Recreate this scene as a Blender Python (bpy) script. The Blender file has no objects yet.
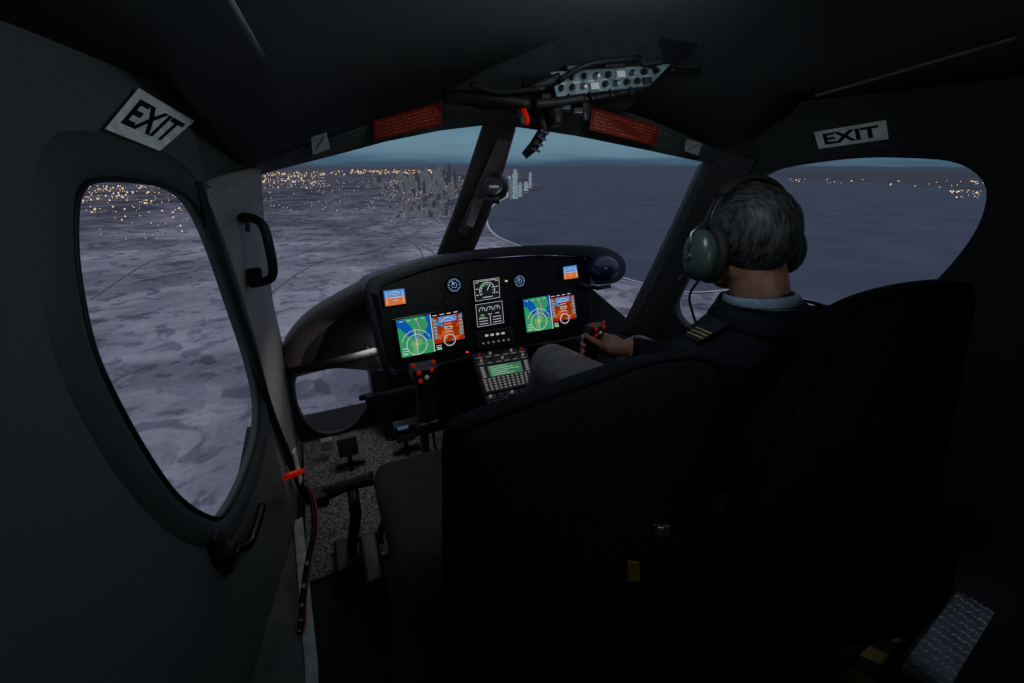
import bpy,bmesh,math,random
from mathutils import Vector, Matrix, noise
random.seed(7)
rad=math.radians
F=427.0; TH=rad(22.7); PS=rad(25)
CAM=Vector((0,0,1.25))
RI=Vector((math.cos(PS),-math.sin(PS),0))
UP=Vector((math.sin(PS)*math.sin(TH),math.cos(PS)*math.sin(TH),math.cos(TH)))
FW=Vector((math.sin(PS)*math.cos(TH),math.cos(PS)*math.cos(TH),-math.sin(TH)))
def ray(u,v): return RI*((u-512)/F)+UP*((341.5-v)/F)+FW
def dep(u,v,d): return CAM+ray(u,v)*d
def onpl(u,v,p0,n):
    r=ray(u,v); return CAM+r*((p0-CAM).dot(n)/r.dot(n))
def onY(u,v,y): return onpl(u,v,Vector((0,y,0)),Vector((0,1,0)))
def onZ(u,v,z): return onpl(u,v,Vector((0,0,z)),Vector((0,0,1)))
PL0=Vector((-.5,0,0)); PLN=Vector((1,-.2,0)).normalized()
PR0=Vector((1.5,0,0)); PRN=Vector((-1,-.1,0)).normalized()
def onL(u,v,off=0): return onpl(u,v,PL0+PLN*off,PLN)
def onR(u,v,off=0): return onpl(u,v,PR0+PRN*off,PRN)

# ---------------- materials
MATS={}
def mat(name,col,rough=.6,metal=0,em=None,es=0,var=.18,scale=30,bump=.0,col2=None,spec=.5,stretch=None,bd=.003):
    if name in MATS: return MATS[name]
    m=bpy.data.materials.new(name); m.use_nodes=True
    nt=m.node_tree; b=nt.nodes['Principled BSDF']
    b.inputs['Roughness'].default_value=rough; b.inputs['Metallic'].default_value=metal
    b.inputs['Specular IOR Level'].default_value=spec
    tc=nt.nodes.new('ShaderNodeTexCoord'); nz=nt.nodes.new('ShaderNodeTexNoise')
    nz.inputs['Scale'].default_value=scale; nz.inputs['Detail'].default_value=5
    if stretch:
        mp=nt.nodes.new('ShaderNodeMapping'); mp.inputs['Scale'].default_value=stretch
        nt.links.new(tc.outputs['Object'],mp.inputs[0]); nt.links.new(mp.outputs[0],nz.inputs['Vector'])
    else: nt.links.new(tc.outputs['Object'],nz.inputs['Vector'])
    cr=nt.nodes.new('ShaderNodeValToRGB')
    c2=col2 or tuple(c*(1+var) for c in col); c1=col if col2 else tuple(c*(1-var) for c in col)
    cr.color_ramp.elements[0].color=(*c1,1); cr.color_ramp.elements[1].color=(*c2,1)
    cr.color_ramp.elements[0].position=.35; cr.color_ramp.elements[1].position=.65
    nt.links.new(nz.outputs['Fac'],cr.inputs['Fac']); nt.links.new(cr.outputs['Color'],b.inputs['Base Color'])
    if bump:
        bp=nt.nodes.new('ShaderNodeBump'); bp.inputs['Strength'].default_value=bump; bp.inputs['Distance'].default_value=bd
        nt.links.new(nz.outputs['Fac'],bp.inputs['Height']); nt.links.new(bp.outputs['Normal'],b.inputs['Normal'])
    if em:
        b.inputs['Emission Color'].default_value=(*em,1); b.inputs['Emission Strength'].default_value=es
    MATS[name]=m; return m
def ramp_em(name,stops,scale,es=1,detail=2,dist=0):
    m=bpy.data.materials.new(name); m.use_nodes=True; nt=m.node_tree; nt.nodes.remove(nt.nodes['Principled BSDF'])
    e=nt.nodes.new('ShaderNodeEmission'); e.inputs['Strength'].default_value=es
    tc=nt.nodes.new('ShaderNodeTexCoord'); nz=nt.nodes.new('ShaderNodeTexNoise')
    nz.inputs['Scale'].default_value=scale; nz.inputs['Detail'].default_value=detail; nz.inputs['Distortion'].default_value=dist
    nt.links.new(tc.outputs['Object'],nz.inputs['Vector'])
    cr=nt.nodes.new('ShaderNodeValToRGB'); cr.color_ramp.interpolation='CONSTANT'
    el=cr.color_ramp.elements
    el[0].position=stops[0][0]; el[0].color=(*stops[0][1],1); el[1].position=stops[1][0]; el[1].color=(*stops[1][1],1)
    for p,c in stops[2:]:
        x=el.new(p); x.color=(*c,1)
    nt.links.new(nz.outputs['Fac'],cr.inputs['Fac']); nt.links.new(cr.outputs['Color'],e.inputs['Color'])
    nt.links.new(e.outputs[0],nt.nodes['Material Output'].inputs['Surface']); return m
def em(name,col,s=1):
    if name in MATS: return MATS[name]
    return mat(name,tuple(c*.3 for c in col),.5,0,col,s)

wallm=mat('cabin_wall_paint',(.098,.112,.114),.8,scale=160,bump=.12,var=.07)
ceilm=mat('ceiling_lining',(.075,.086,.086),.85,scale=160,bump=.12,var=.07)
postm=mat('door_post_paint',(.27,.26,.255),.6,scale=120,bump=.3,var=.15)
trimm=mat('window_moulding',(.065,.073,.075),.65,scale=120,bump=.1,var=.08)
black=mat('black_plastic',(.022,.022,.024),.45,scale=60,bump=.2)
gloss=mat('gloss_black',(.008,.008,.010),.2)
rubber=mat('black_rubber',(.014,.014,.015),.6)
seatm=mat('seat_fabric',(.010,.011,.014),.95,scale=120,bump=.6,spec=.2,var=.3)
seatd=mat('seat_piping',(.006,.006,.008),.9,spec=.1)
hoodm=mat('hood_leatherette',(.03,.028,.042),.38,scale=180,bump=.3)
archm=mat('coaming_leather',(.10,.086,.082),.6,scale=80,bump=.6)
facem=mat('panel_face',(.010,.010,.014),.45)
carpet=mat('speckled_carpet',(.035,.035,.036),.95,scale=110,bump=1,col2=(.26,.255,.25))
floorm=mat('dark_cabin_floor',(.012,.012,.013),.8,scale=50,bump=.4)
metal=mat('brushed_metal',(.35,.35,.36),.35,1)
dmetal=mat('dark_metal',(.10,.10,.105),.4,.6)
white=mat('white_enamel',(.62,.63,.62),.5)
white2=mat('grey_white_label',(.56,.60,.60),.6,0,(.6,.68,.70),.04)  # faint emission added so the signs and labels look brighter than their lighting
ink=mat('black_ink',(.008,.008,.008),.7)
redp=mat('red_placard',(.17,.015,.012),.5,0,(.5,.03,.02),.02)
redk=mat('red_plastic',(.6,.02,.015),.35,0,(1,.03,.02),.12)
orange=mat('orange_webbing',(.5,.10,.03),.7)

# ---------------- mesh accumulator
COL=bpy.context.scene.collection
WL={}
class M:
    def __init__(s): s.v=[];s.f=[];s.mi=[];s.cur=0
    def add(s,vs,fs):
        o=len(s.v); s.v+= [Vector(x) for x in vs]
        for f_ in fs: s.f.append([o+i for i in f_]); s.mi.append(s.cur)
        return s
    def prism(s,pts,off):
        n=len(pts); off=Vector(off)
        a=[Vector(p) for p in pts]; b=[p+off for p in a]
        return s.add(a+b,[list(range(n))[::-1],list(range(n,2*n))]+[[i,(i+1)%n,n+(i+1)%n,n+i] for i in range(n)])
    def box(s,c,sz,ax=None):
        c=Vector(c); ax=ax or (Vector((1,0,0)),Vector((0,1,0)),Vector((0,0,1)))
        vs=[c+ax[0]*(sz[0]/2*i)+ax[1]*(sz[1]/2*j)+ax[2]*(sz[2]/2*k) for i in(-1,1) for j in(-1,1) for k in(-1,1)]
        return s.add(vs,[[0,1,3,2],[4,6,7,5],[0,4,5,1],[2,3,7,6],[0,2,6,4],[1,5,7,3]])
    def tube(s,pts,r,n=10,closed=False,flat=1.0,ref=None):
        pts=[Vector(p) for p in pts]; N=len(pts)
        rs=r if isinstance(r,(list,tuple)) else [r]*N
        vs=[];prev=None
        for i,p in enumerate(pts):
            a=pts[(i-1)%N] if (closed or i>0) else p; b=pts[(i+1)%N] if (closed or i<N-1) else p
            t=(b-a).normalized()
            if ref is not None: x=Vector(ref)-t*Vector(ref).dot(t)
            elif prev is None: x=t.orthogonal()
            else: x=prev-t*prev.dot(t)
            if x.length<1e-6: x=t.orthogonal()
            x.normalize(); prev=x; y=t.cross(x)
            for k in range(n):
                an=2*math.pi*k/n; vs.append(p+x*(math.cos(an)*rs[i])+y*(math.sin(an)*rs[i]*flat))
        fs=[]
        for i in range(N if closed else N-1):
            j=(i+1)%N
            for k in range(n): fs.append([i*n+k,i*n+(k+1)%n,j*n+(k+1)%n,j*n+k])
        if not closed: fs+=[list(range(n))[::-1],[(N-1)*n+k for k in range(n)]]
        return s.add(vs,fs)
    def lathe(s,c,axis,prof,n=20):
        c=Vector(c); a=Vector(axis).normalized(); x=a.orthogonal().normalized(); y=a.cross(x)
        vs=[]
        for h,r in prof:
            for k in range(n):
                an=2*math.pi*k/n; vs.append(c+a*h+x*(math.cos(an)*r)+y*(math.sin(an)*r))
        fs=[[i*n+k,i*n+(k+1)%n,(i+1)*n+(k+1)%n,(i+1)*n+k] for i in range(len(prof)-1) for k in range(n)]
        fs+=[list(range(n))[::-1],[(len(prof)-1)*n+k for k in range(n)]]
        return s.add(vs,fs)
    def ell(s,c,r,ax=None,nu=20,nv=12,fn=None):
        c=Vector(c); ax=ax or (Vector((1,0,0)),Vector((0,1,0)),Vector((0,0,1)))
        vs=[];fs=[]
        for i in range(nv+1):
            ph=math.pi*i/nv
            for k in range(nu):
                an=2*math.pi*k/nu
                d=(math.sin(ph)*math.cos(an),math.sin(ph)*math.sin(an),math.cos(ph))
                q=1 if not fn else fn(d)
                vs.append(c+(ax[0]*(d[0]*r[0])+ax[1]*(d[1]*r[1])+ax[2]*(d[2]*r[2]))*q)
        for i in range(nv):
            for k in range(nu): fs.append([i*nu+k,i*nu+(k+1)%nu,(i+1)*nu+(k+1)%nu,(i+1)*nu+k])
        return s.add(vs,fs)
    def loft(s,rows,closed=False):
        n=len(rows[0]); vs=[p for r in rows for p in r]; fs=[]
        for i in range(len(rows)-1):
            for k in range(n if closed else n-1):
                fs.append([i*n+k,i*n+(k+1)%n,(i+1)*n+(k+1)%n,(i+1)*n+k])
        return s.add(vs,fs)
    def make(s,name,mats,parent=None,smooth=False,bevel=0,solid=0,sub=0,label=None,cat=None,kind=None,group=None,merge=False):
        if not isinstance(mats,(list,tuple)): mats=[mats]
        lo=Vector([min(v[i] for v in s.v) for i in range(3)]); hi=Vector([max(v[i] for v in s.v) for i in range(3)])
        c=Vector(((lo.x+hi.x)/2,(lo.y+hi.y)/2,lo.z)) if parent is None else (lo+hi)/2
        me=bpy.data.meshes.new(name); me.from_pydata([v-c for v in s.v],[],s.f)
        for m_ in mats: me.materials.append(m_)
        for p,i in zip(me.polygons,s.mi): p.material_index=i
        bm=bmesh.new(); bm.from_mesh(me)
        if merge: bmesh.ops.remove_doubles(bm,verts=bm.verts,dist=1e-5)
        bmesh.ops.recalc_face_normals(bm,faces=bm.faces); bm.to_mesh(me); bm.free()
        o=bpy.data.objects.new(name,me); COL.objects.link(o)
        WL[o.name]=c.copy()
        if parent is not None: o.parent=parent; o.location=c-WL[parent.name]
        else: o.location=c
        if solid:
            md=o.modifiers.new('so','SOLIDIFY'); md.thickness=solid; md.offset=0
        if bevel:
            md=o.modifiers.new('bv','BEVEL'); md.width=bevel; md.segments=3; md.limit_method='ANGLE'; md.angle_limit=rad(35)
        if sub:
            md=o.modifiers.new('su','SUBSURF'); md.levels=sub; md.render_levels=sub
        if smooth: me.polygons.foreach_set('use_smooth',[True]*len(me.polygons))
        if label: o['label']=label
        if cat: o['category']=cat
        if kind: o['kind']=kind
        if group: o['group']=group
        return o
def thing(name,loc,label,cat,group=None):
    e=bpy.data.objects.new(name,None); COL.objects.link(e); e.location=loc; WL[e.name]=Vector(loc)
    e.empty_display_size=.05; e['label']=label; e['category']=cat
    if group: e['group']=group
    return e
def catmull(pts,n=6,closed=False):
    pts=[Vector(p) for p in pts]; N=len(pts); out=[]
    for i in range(N if closed else N-1):
        g=lambda k: pts[k%N] if closed else pts[max(0,min(N-1,k))]
        p0,p1,p2,p3=g(i-1),g(i),g(i+1),g(i+2)
        for j in range(n):
            t=j/n; out.append(.5*((2*p1)+(p2-p0)*t+(2*p0-5*p1+4*p2-p3)*t*t+(3*p1-p0-3*p2+p3)*t**3))
    if not closed: out.append(pts[-1])
    return out
class Quad:
    """a flat patch given by its four corners (tl,tr,br,bl)"""
    def __init__(s,tl,tr,br,bl):
        s.c=[Vector(x) for x in(tl,tr,br,bl)]
        s.n=(s.c[1]-s.c[0]).cross(s.c[0]-s.c[3]).normalized()
        if s.n.dot(CAM-s.c[0])<0: s.n=-s.n
        s.w=(s.c[1]-s.c[0]).length; s.h=(s.c[0]-s.c[3]).length
        s.x=(s.c[1]-s.c[0]).normalized(); s.y=(s.c[0]-s.c[3]).normalized()
    def p(s,a,b,o=0):
        t=s.c[0].lerp(s.c[1],a); d=s.c[3].lerp(s.c[2],a); return t.lerp(d,b)+s.n*o
    def rect(s,m,a0,b0,a1,b1,o=0,th=.001):
        return m.prism([s.p(a0,b0,o),s.p(a1,b0,o),s.p(a1,b1,o),s.p(a0,b1,o)],s.n*th)
    def ring(s,m,a,b,r,wd,o=0,n=28,a0=0,a1=360,th=.0006):
        c=s.p(a,b,o); N=n
        full=(a1-a0)>=360
        pts=[c+s.x*(math.cos(rad(a0+(a1-a0)*k/N))*r)+s.y*(math.sin(rad(a0+(a1-a0)*k/N))*r) for k in range(N if full else N+1)]
        return m.tube(pts,wd,5,closed=full)
    def line(s,m,a0,b0,a1,b1,wd,o=0):
        p,q=s.p(a0,b0,o),s.p(a1,b1,o); return m.tube([p,q],wd,5)
def text_on(name,txt,q,matl,parent,a0,b0,a1,b1,o=.001,bold=0.02):
    cu=bpy.data.curves.new('t','FONT'); cu.body=txt; cu.offset=bold; cu.extrude=0
    ob=bpy.data.objects.new('t',cu); COL.objects.link(ob); bpy.context.view_layer.update()
    me=bpy.data.meshes.new_from_object(ob.evaluated_get(bpy.context.evaluated_depsgraph_get()))
    bpy.data.objects.remove(ob)
    xs=[v.co.x for v in me.vertices]; ys=[v.co.y for v in me.vertices]
    x0,x1,y0,y1=min(xs),max(xs),min(ys),max(ys); m=M()
    m.add([q.p(a0+(a1-a0)*(v.co.x-x0)/(x1-x0),b1-(b1-b0)*(v.co.y-y0)/(y1-y0),o) for v in me.vertices],[list(p.vertices) for p in me.polygons])
    return m.make(name,matl,parent)
def curvy(pts2,n=5):
    v=catmull([Vector((a,b,0)) for a,b in pts2],n,True); return [(p.x,p.y) for p in v]
def hitpoly(c,ang,poly):
    dx,dy=math.cos(ang),math.sin(ang); best=0
    for i in range(len(poly)):
        x1,y1=poly[i];x2,y2=poly[(i+1)%len(poly)]
        ex,ey=x2-x1,y2-y1; den=dx*ey-dy*ex
        if abs(den)<1e-12: continue
        t=((x1-c[0])*ey-(y1-c[1])*ex)/den; s_=((x1-c[0])*dy-(y1-c[1])*dx)/den
        if t>0 and -1e-6<=s_<=1+1e-6: best=max(best,t)
    return (c[0]+dx*best,c[1]+dy*best)
def ring2(inner,outer,to3,n=120):
    cx=sum(p[0] for p in inner)/len(inner); cy=sum(p[1] for p in inner)/len(inner)
    angs=[2*math.pi*k/n for k in range(n)]
    for p in outer: angs.append(math.atan2(p[1]-cy,p[0]-cx)%(2*math.pi))
    angs=sorted(set(round(a,5) for a in angs))
    I=[hitpoly((cx,cy),a,inner) for a in angs]; O=[hitpoly((cx,cy),a,outer) for a in angs]
    m=M(); m.loft([[to3(*p) for p in I],[to3(*p) for p in O]],closed=True); return m

# =========================================================== OUTSIDE WORLD
GZ=-60.0
def gnd(u,v,z=GZ):
    r=ray(u,v); t=(z-CAM.z)/min(r.z,-.008); return CAM+r*t
def landmat():
    m=bpy.data.materials.new('desert_land'); m.use_nodes=True; nt=m.node_tree; b=nt.nodes['Principled BSDF']
    b.inputs['Roughness'].default_value=1; b.inputs['Specular IOR Level'].default_value=0
    g=nt.nodes.new('ShaderNodeNewGeometry')
    def nz(sc,d,dist=0):
        n=nt.nodes.new('ShaderNodeTexNoise'); n.inputs['Scale'].default_value=sc; n.inputs['Detail'].default_value=d; n.inputs['Distortion'].default_value=dist
        nt.links.new(g.outputs['Position'],n.inputs['Vector']); return n
    def rp(n,a,b_,c1,c2):
        r=nt.nodes.new('ShaderNodeValToRGB'); r.color_ramp.elements[0].position=a; r.color_ramp.elements[1].position=b_
        r.color_ramp.elements[0].color=(*c1,1); r.color_ramp.elements[1].color=(*c2,1); nt.links.new(n,r.inputs['Fac']); return r
    def mul(a,b_):
        x=nt.nodes.new('ShaderNodeMix'); x.data_type='RGBA'; x.blend_type='MULTIPLY'; x.inputs[0].default_value=1
        nt.links.new(a,x.inputs[6]); nt.links.new(b_,x.inputs[7]); return x.outputs[2]
    r1=rp(nz(.010,6,.8).outputs['Fac'],.40,.60,(.36,.34,.39),(.66,.62,.68))
    r2=rp(nz(.09,6,.9).outputs['Fac'],.40,.47,(.60,.60,.64),(1,1,1))
    r3=rp(nz(.55,6).outputs['Fac'],.3,.6,(.84,.84,.86),(1.04,1.04,1.04))
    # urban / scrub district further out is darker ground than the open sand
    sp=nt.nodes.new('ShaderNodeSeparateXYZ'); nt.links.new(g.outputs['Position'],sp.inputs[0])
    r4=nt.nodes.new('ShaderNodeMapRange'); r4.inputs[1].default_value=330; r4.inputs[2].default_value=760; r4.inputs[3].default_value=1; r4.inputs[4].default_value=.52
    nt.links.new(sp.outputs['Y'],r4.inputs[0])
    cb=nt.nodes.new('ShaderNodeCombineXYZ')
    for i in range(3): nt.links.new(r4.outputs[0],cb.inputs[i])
    vo=nt.nodes.new('ShaderNodeTexVoronoi'); vo.distance='MANHATTAN'; vo.inputs['Scale'].default_value=.05; nt.links.new(g.outputs['Position'],vo.inputs['Vector'])
    r5=rp(vo.outputs['Color'],.0,1,(.66,.66,.69),(1.14,1.13,1.12))
    nt.links.new(mul(mul(mul(mul(r1.outputs[0],r2.outputs[0]),r3.outputs[0]),cb.outputs[0]),r5.outputs[0]),b.inputs['Base Color']); return m
m=M(); R=9000
m.add([(-R,-R,GZ),(R,-R,GZ),(R,R,GZ),(-R,R,GZ)],[[0,1,2,3]])
m.make('desert_ground',landmat(),label='pale sandy desert plain at dusk seen from the air',cat='ground',kind='stuff')
sea=[(519,167.5),(522,174),(528,181),(547,187),(536,191),(514,195),(495,204),(487,217),(492,232),(515,244),(556,256),(600,270),(645,284),(690,292),(740,290),(790,296),(840,314),(930,390),(1100,540)]
cst=[gnd(*p,z=GZ+.4) for p in sea]
cst=catmull(cst,5)
m=M(); far=[Vector((9000,-3000,GZ+.4)),Vector((9000,8500,GZ+.4)),Vector((cst[0].x*1.25,8900,GZ+.4))]
m.add(cst+far,[list(range(len(cst)+3))])
m.make('sea_surface',mat('sea_water',(.140,.152,.20),.9,var=.10,scale=.02,spec=.1),label='calm blue-grey sea along a curving coastline',cat='sea',kind='stuff')
cr_=cst[22:84]
m=M(); m.tube([p+Vector((0,0,.1)) for p in cr_],[.6+.0015*(p-CAM).length for p in cr_],4,flat=.15,ref=(1,0,0))
m.make('coast_road',mat('pale_road',(.72,.72,.76),.9),label='pale road curving along the shoreline',cat='road')
rd=mat('grey_road',(.20,.20,.23),.9)
for pts in ([(262,212),(300,222),(360,228),(420,245),(440,262)],[(262,262),(310,250),(380,222),(440,205),(480,186)],[(90,250),(140,238),(196,236)],[(262,300),(320,262),(400,240),(472,200)],[(90,300),(150,262),(196,252)],[(396,224),(404,236),(420,250),(424,268)],[(262,236),(330,240),(400,238),(480,224)]):
    c=catmull([gnd(*p,z=GZ+.15) for p in pts],8)
    M().tube(c,[.35+.0007*(p-CAM).length for p in c],4,flat=.1,ref=(1,0,0)).make('road',rd,label='grey road crossing the desert plain',cat='road',group='roads on the plain')
pts=[(770,176),(800,178),(860,181),(920,184),(985,190),(1060,200),(1060,176),(985,172),(860,172),(780,172)]
M().add([gnd(*p,z=GZ+.8) for p in pts],[list(range(len(pts)))]).make('far_shore',mat('far_land',(.10,.10,.12),.95,scale=.02),label='dark strip of land across the water',cat='land')
def dots(name,n,reg,mt,sz,label,bias=1.6):
    m=M()
    for i in range(n):
        u0,u1,v0,v1=random.choice(reg); u=random.uniform(u0,u1); v=v0+(v1-v0)*random.random()**bias
        p=gnd(u,v,GZ+1.2); d=(p-CAM).length; s=d*sz*random.choice((.5,.6,.8,1.4))
        m.add([p+Vector(q)*s for q in((1,0,0),(-1,0,0),(0,1,0),(0,-1,0),(0,0,1),(0,0,-1))],[[0,2,4],[2,1,4],[1,3,4],[3,0,4],[2,0,5],[1,2,5],[3,1,5],[0,3,5]])
    m.make(name,mt,label=label,cat='city lights',kind='stuff')
warm=em('warm_lamp',(1,.66,.26),3.0); cool=em('cool_lamp',(.95,.82,.65),1.3)
dots('city_light_field',560,[(262,325,172,183),(262,325,174,188),(330,440,171,175),(350,440,170,173),(80,205,186,204),(85,200,188,212),(90,200,186,240)],warm,.00075,'scattered warm street lights over the city')
dots('city_light_cluster',1100,[(385,470,176,224),(390,465,180,205),(262,440,180,212)],cool,.00048,'dim warm white lights of the town blocks')
dots('shore_light_row',60,[(860,985,181,187),(950,985,190,199),(785,880,179,183)],warm,.0007,'small warm lights along the far shore')
bw=ramp_em('lit_tower_wall',[(0,(.06,.062,.085)),(.52,(.10,.102,.12)),(.62,(.34,.31,.26))],.9,1,4)
bd=mat('dusk_concrete',(.25,.25,.29),.9,scale=.5)
bl=mat('pale_block',(.40,.39,.43),.9,scale=.5)
def tower(u,v,wpx,hpx,mt,grp,lab):
    b=gnd(u,v,GZ); d=(b-CAM).dot(FW); w=wpx*d/F; h=hpx*d/F
    e=Vector((math.cos(.4),math.sin(.4),0)); g=Vector((-e.y,e.x,0)); z=Vector((0,0,1))
    m=M(); m.box(b+z*h*.42,(w,w,h*.84),(e,g,z)); m.box(b+z*h*.9,(w*.7,w*.7,h*.14),(e,g,z)); m.box(b+z*h*.97,(w*.3,w*.3,h*.06),(e,g,z))
    m.box(b+z*h*.03,(w*1.3,w*1.3,h*.06),(e,g,z))
    m.make('tower_building',mt,label=lab,cat='building',group=grp)
placed=[]
for i in range(1500):
    if len(placed)>=130: break
    u=random.gauss(430,22); u=min(470,max(368,u)); v=random.uniform(180,218); wp=random.uniform(1.8,3.2)
    b=gnd(u,v); wd=wp*(b-CAM).dot(FW)/F
    if any((b-q).length<(wd+w2)*.9 for q,w2 in placed): continue
    placed.append((b,wd))
    h=random.uniform(2.5,8) if v>196 else random.uniform(6,17)
    if abs(u-436)>22: h*=.6
    tower(u,v,wp,h,bw if random.random()<.7 else bd,'city towers','grey high-rise with lit windows in the city')
twl=ramp_em('pale_lit_tower',[(0,(.09,.13,.18)),(.45,(.16,.22,.27)),(.60,(.38,.44,.5))],.5,1,4)
for u,v,w,h in [(509,197,3.4,20),(515,199,3.6,28),(520,197,2.6,14),(530,188,2,15),(526,191,3,9)]:
    tower(u,v,w,h,twl,'seafront towers','pale blue-lit tower standing on the seafront')
pl2=[]
for i in range(700):
    if len(pl2)>=140: break
    u=random.uniform(262,400); v=random.uniform(206,236) if i%4==0 else random.uniform(186,206)
    b=gnd(u,v,GZ); d=(b-CAM).dot(FW); w=random.uniform(1.6,3.6)*d/F; h=random.uniform(.5,1.0)*d/F
    if any((b-q).length<(w+w2)*.9 for q,w2 in pl2+placed): continue
    pl2.append((b,w))
    m=M(); m.box(b+Vector((0,0,h/2)),(w,w*.7,h)); m.box(b+Vector((w*.2,0,h*1.1)),(w*.3,w*.3,h*.3))
    m.make('low_building',bd if i%3 else bl,label='low flat-roofed building on the plain',cat='building',group='low buildings')

# world
w=bpy.data.worlds.new('dusk'); bpy.context.scene.world=w; w.use_nodes=True; nt=w.node_tree
bg=nt.nodes['Background']; tc=nt.nodes.new('ShaderNodeTexCoord'); sp=nt.nodes.new('ShaderNodeSeparateXYZ'); cr=nt.nodes.new('ShaderNodeValToRGB')
nt.links.new(tc.outputs['Generated'],sp.inputs[0]); 
nz=nt.nodes.new('ShaderNodeTexNoise'); mp=nt.nodes.new('ShaderNodeMapping'); mp.inputs['Scale'].default_value=(2,2,25); nz.inputs['Scale'].default_value=2; nz.inputs['Detail'].default_value=4
nt.links.new(tc.outputs['Generated'],mp.inputs[0]); nt.links.new(mp.outputs[0],nz.inputs['Vector'])
ad=nt.nodes.new('ShaderNodeMath'); ad.operation='MULTIPLY_ADD'; ad.inputs[1].default_value=.05; nt.links.new(nz.outputs['Fac'],ad.inputs[0]); nt.links.new(sp.outputs['Z'],ad.inputs[2])
nt.links.new(ad.outputs[0],cr.inputs['Fac'])
els=cr.color_ramp.elements; els[0].position=0; els[0].color=(.045,.065,.10,1); els[1].position=1; els[1].color=(.36,.36,.45,1)
for p,c in((.02,(.05,.08,.13)),(.045,(.11,.20,.28)),(.07,(.13,.24,.33)),(.12,(.08,.16,.25)),(.3,(.22,.25,.33))):
    e=els.new(p); e.color=(*c,1)
nt.links.new(cr.outputs[0],bg.inputs['Color']); bg.inputs['Strength'].default_value=1.0

# =========================================================== CABIN SHELL
def toL(y,z,off=0): return Vector((-.5+.2*y,y,z))+PLN*off
def toR(y,z,off=0): return Vector((1.5-.1*y,y,z))+PRN*off
def L2(u,v): p=onL(u,v); return (p.y,p.z)
def R2(u,v): p=onR(u,v); return (p.y,p.z)
LW=[(72,192),(90,180),(130,181),(165,188),(187,203),(206,240),(227,300),(246,358),(255,400),(253,438),(239,480),(220,514),(204,518),(172,498),(138,452),(102,388),(82,338),(69,270),(67,220)]
LWs=curvy([L2(*p) for p in LW],4)
ring2(LWs,[(1.38,0.0),(1.38,1.5),(-.7,1.5),(-.7,0.0)],lambda y,z:toL(y,z)).make('wall_left',wallm,kind='structure',solid=.02,label='dark grey cabin door wall with rounded window opening')
def glassm():
    m=bpy.data.materials.new('clear_acrylic'); m.use_nodes=True; nt=m.node_tree; nt.nodes.remove(nt.nodes['Principled BSDF'])
    t=nt.nodes.new('ShaderNodeBsdfTransparent'); t.inputs[0].default_value=(.97,.975,.98,1)
    g=nt.nodes.new('ShaderNodeBsdfGlossy'); g.inputs['Roughness'].default_value=.3; g.inputs['Color'].default_value=(.8,.9,1,1)
    x=nt.nodes.new('ShaderNodeMixShader'); x.inputs[0].default_value=.01
    nt.links.new(t.outputs[0],x.inputs[1]); nt.links.new(g.outputs[0],x.inputs[2]); nt.links.new(x.outputs[0],nt.nodes['Material Output'].inputs['Surface']); return m
GL=glassm()
M().add([toL(y,z,-.004) for y,z in LWs],[list(range(len(LWs)))]).make('window_1',GL,kind='structure',label='rounded acrylic door window overlooking the desert')
mo=[toL(y,z,.010) for y,z in LWs]
M().tube(mo,.005,8,closed=True,ref=PLN).make('trim_1',rubber,kind='structure',smooth=True,label='black rubber seal round the door window')
cy=sum(a for a,b in LWs)/len(LWs); cz=sum(b for a,b in LWs)/len(LWs)
def grow(off,dy=0): return [toL(y+(y-cy)/max(.05,math.hypot(y-cy,z-cz))*dy,z+(z-cz)/max(.05,math.hypot(y-cy,z-cz))*dy,off) for y,z in LWs]
M().loft([grow(.010,.006),grow(.018,.016),grow(.022,.035),grow(.020,.055),grow(.015,.068),grow(.008,.076)],closed=True).make('trim_2',trimm,kind='structure',smooth=True,label='dark moulded frame round the door window')
# right wall
RW=[(750,187),(772,172),(800,165),(860,158),(930,159),(962,164),(982,177),(989,195),(981,224),(963,252),(938,280),(905,309),(868,339),(825,362),(780,360),(730,344),(692,327),(678,310),(682,285),(701,250),(725,212)]
RWs=curvy([R2(*p) for p in RW],4)
rt=R2(738,160); rb=R2(652,342)
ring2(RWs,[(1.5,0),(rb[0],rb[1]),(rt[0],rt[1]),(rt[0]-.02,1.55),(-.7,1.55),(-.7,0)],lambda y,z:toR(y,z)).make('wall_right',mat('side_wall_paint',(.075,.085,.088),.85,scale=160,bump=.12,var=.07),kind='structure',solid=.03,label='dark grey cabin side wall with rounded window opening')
M().add([toR(y,z,-.004) for y,z in RWs],[list(range(len(RWs)))]).make('window_2',GL,kind='structure',label='rounded acrylic side window overlooking the sea')
ry=sum(a for a,b in RWs)/len(RWs); rz=sum(b for a,b in RWs)/len(RWs)
def growR(off,dy=0): return [toR(y+(y-ry)/max(.05,math.hypot(y-ry,z-rz))*dy,z+(z-rz)/max(.05,math.hypot(y-ry,z-rz))*dy,off) for y,z in RWs]
M().loft([growR(-.005,0),growR(.018,.002),growR(.020,.010),growR(.018,.018),growR(.014,.022)],closed=True).make('trim_3',trimm,kind='structure',smooth=True,label='dark moulded frame round the side window')
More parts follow.
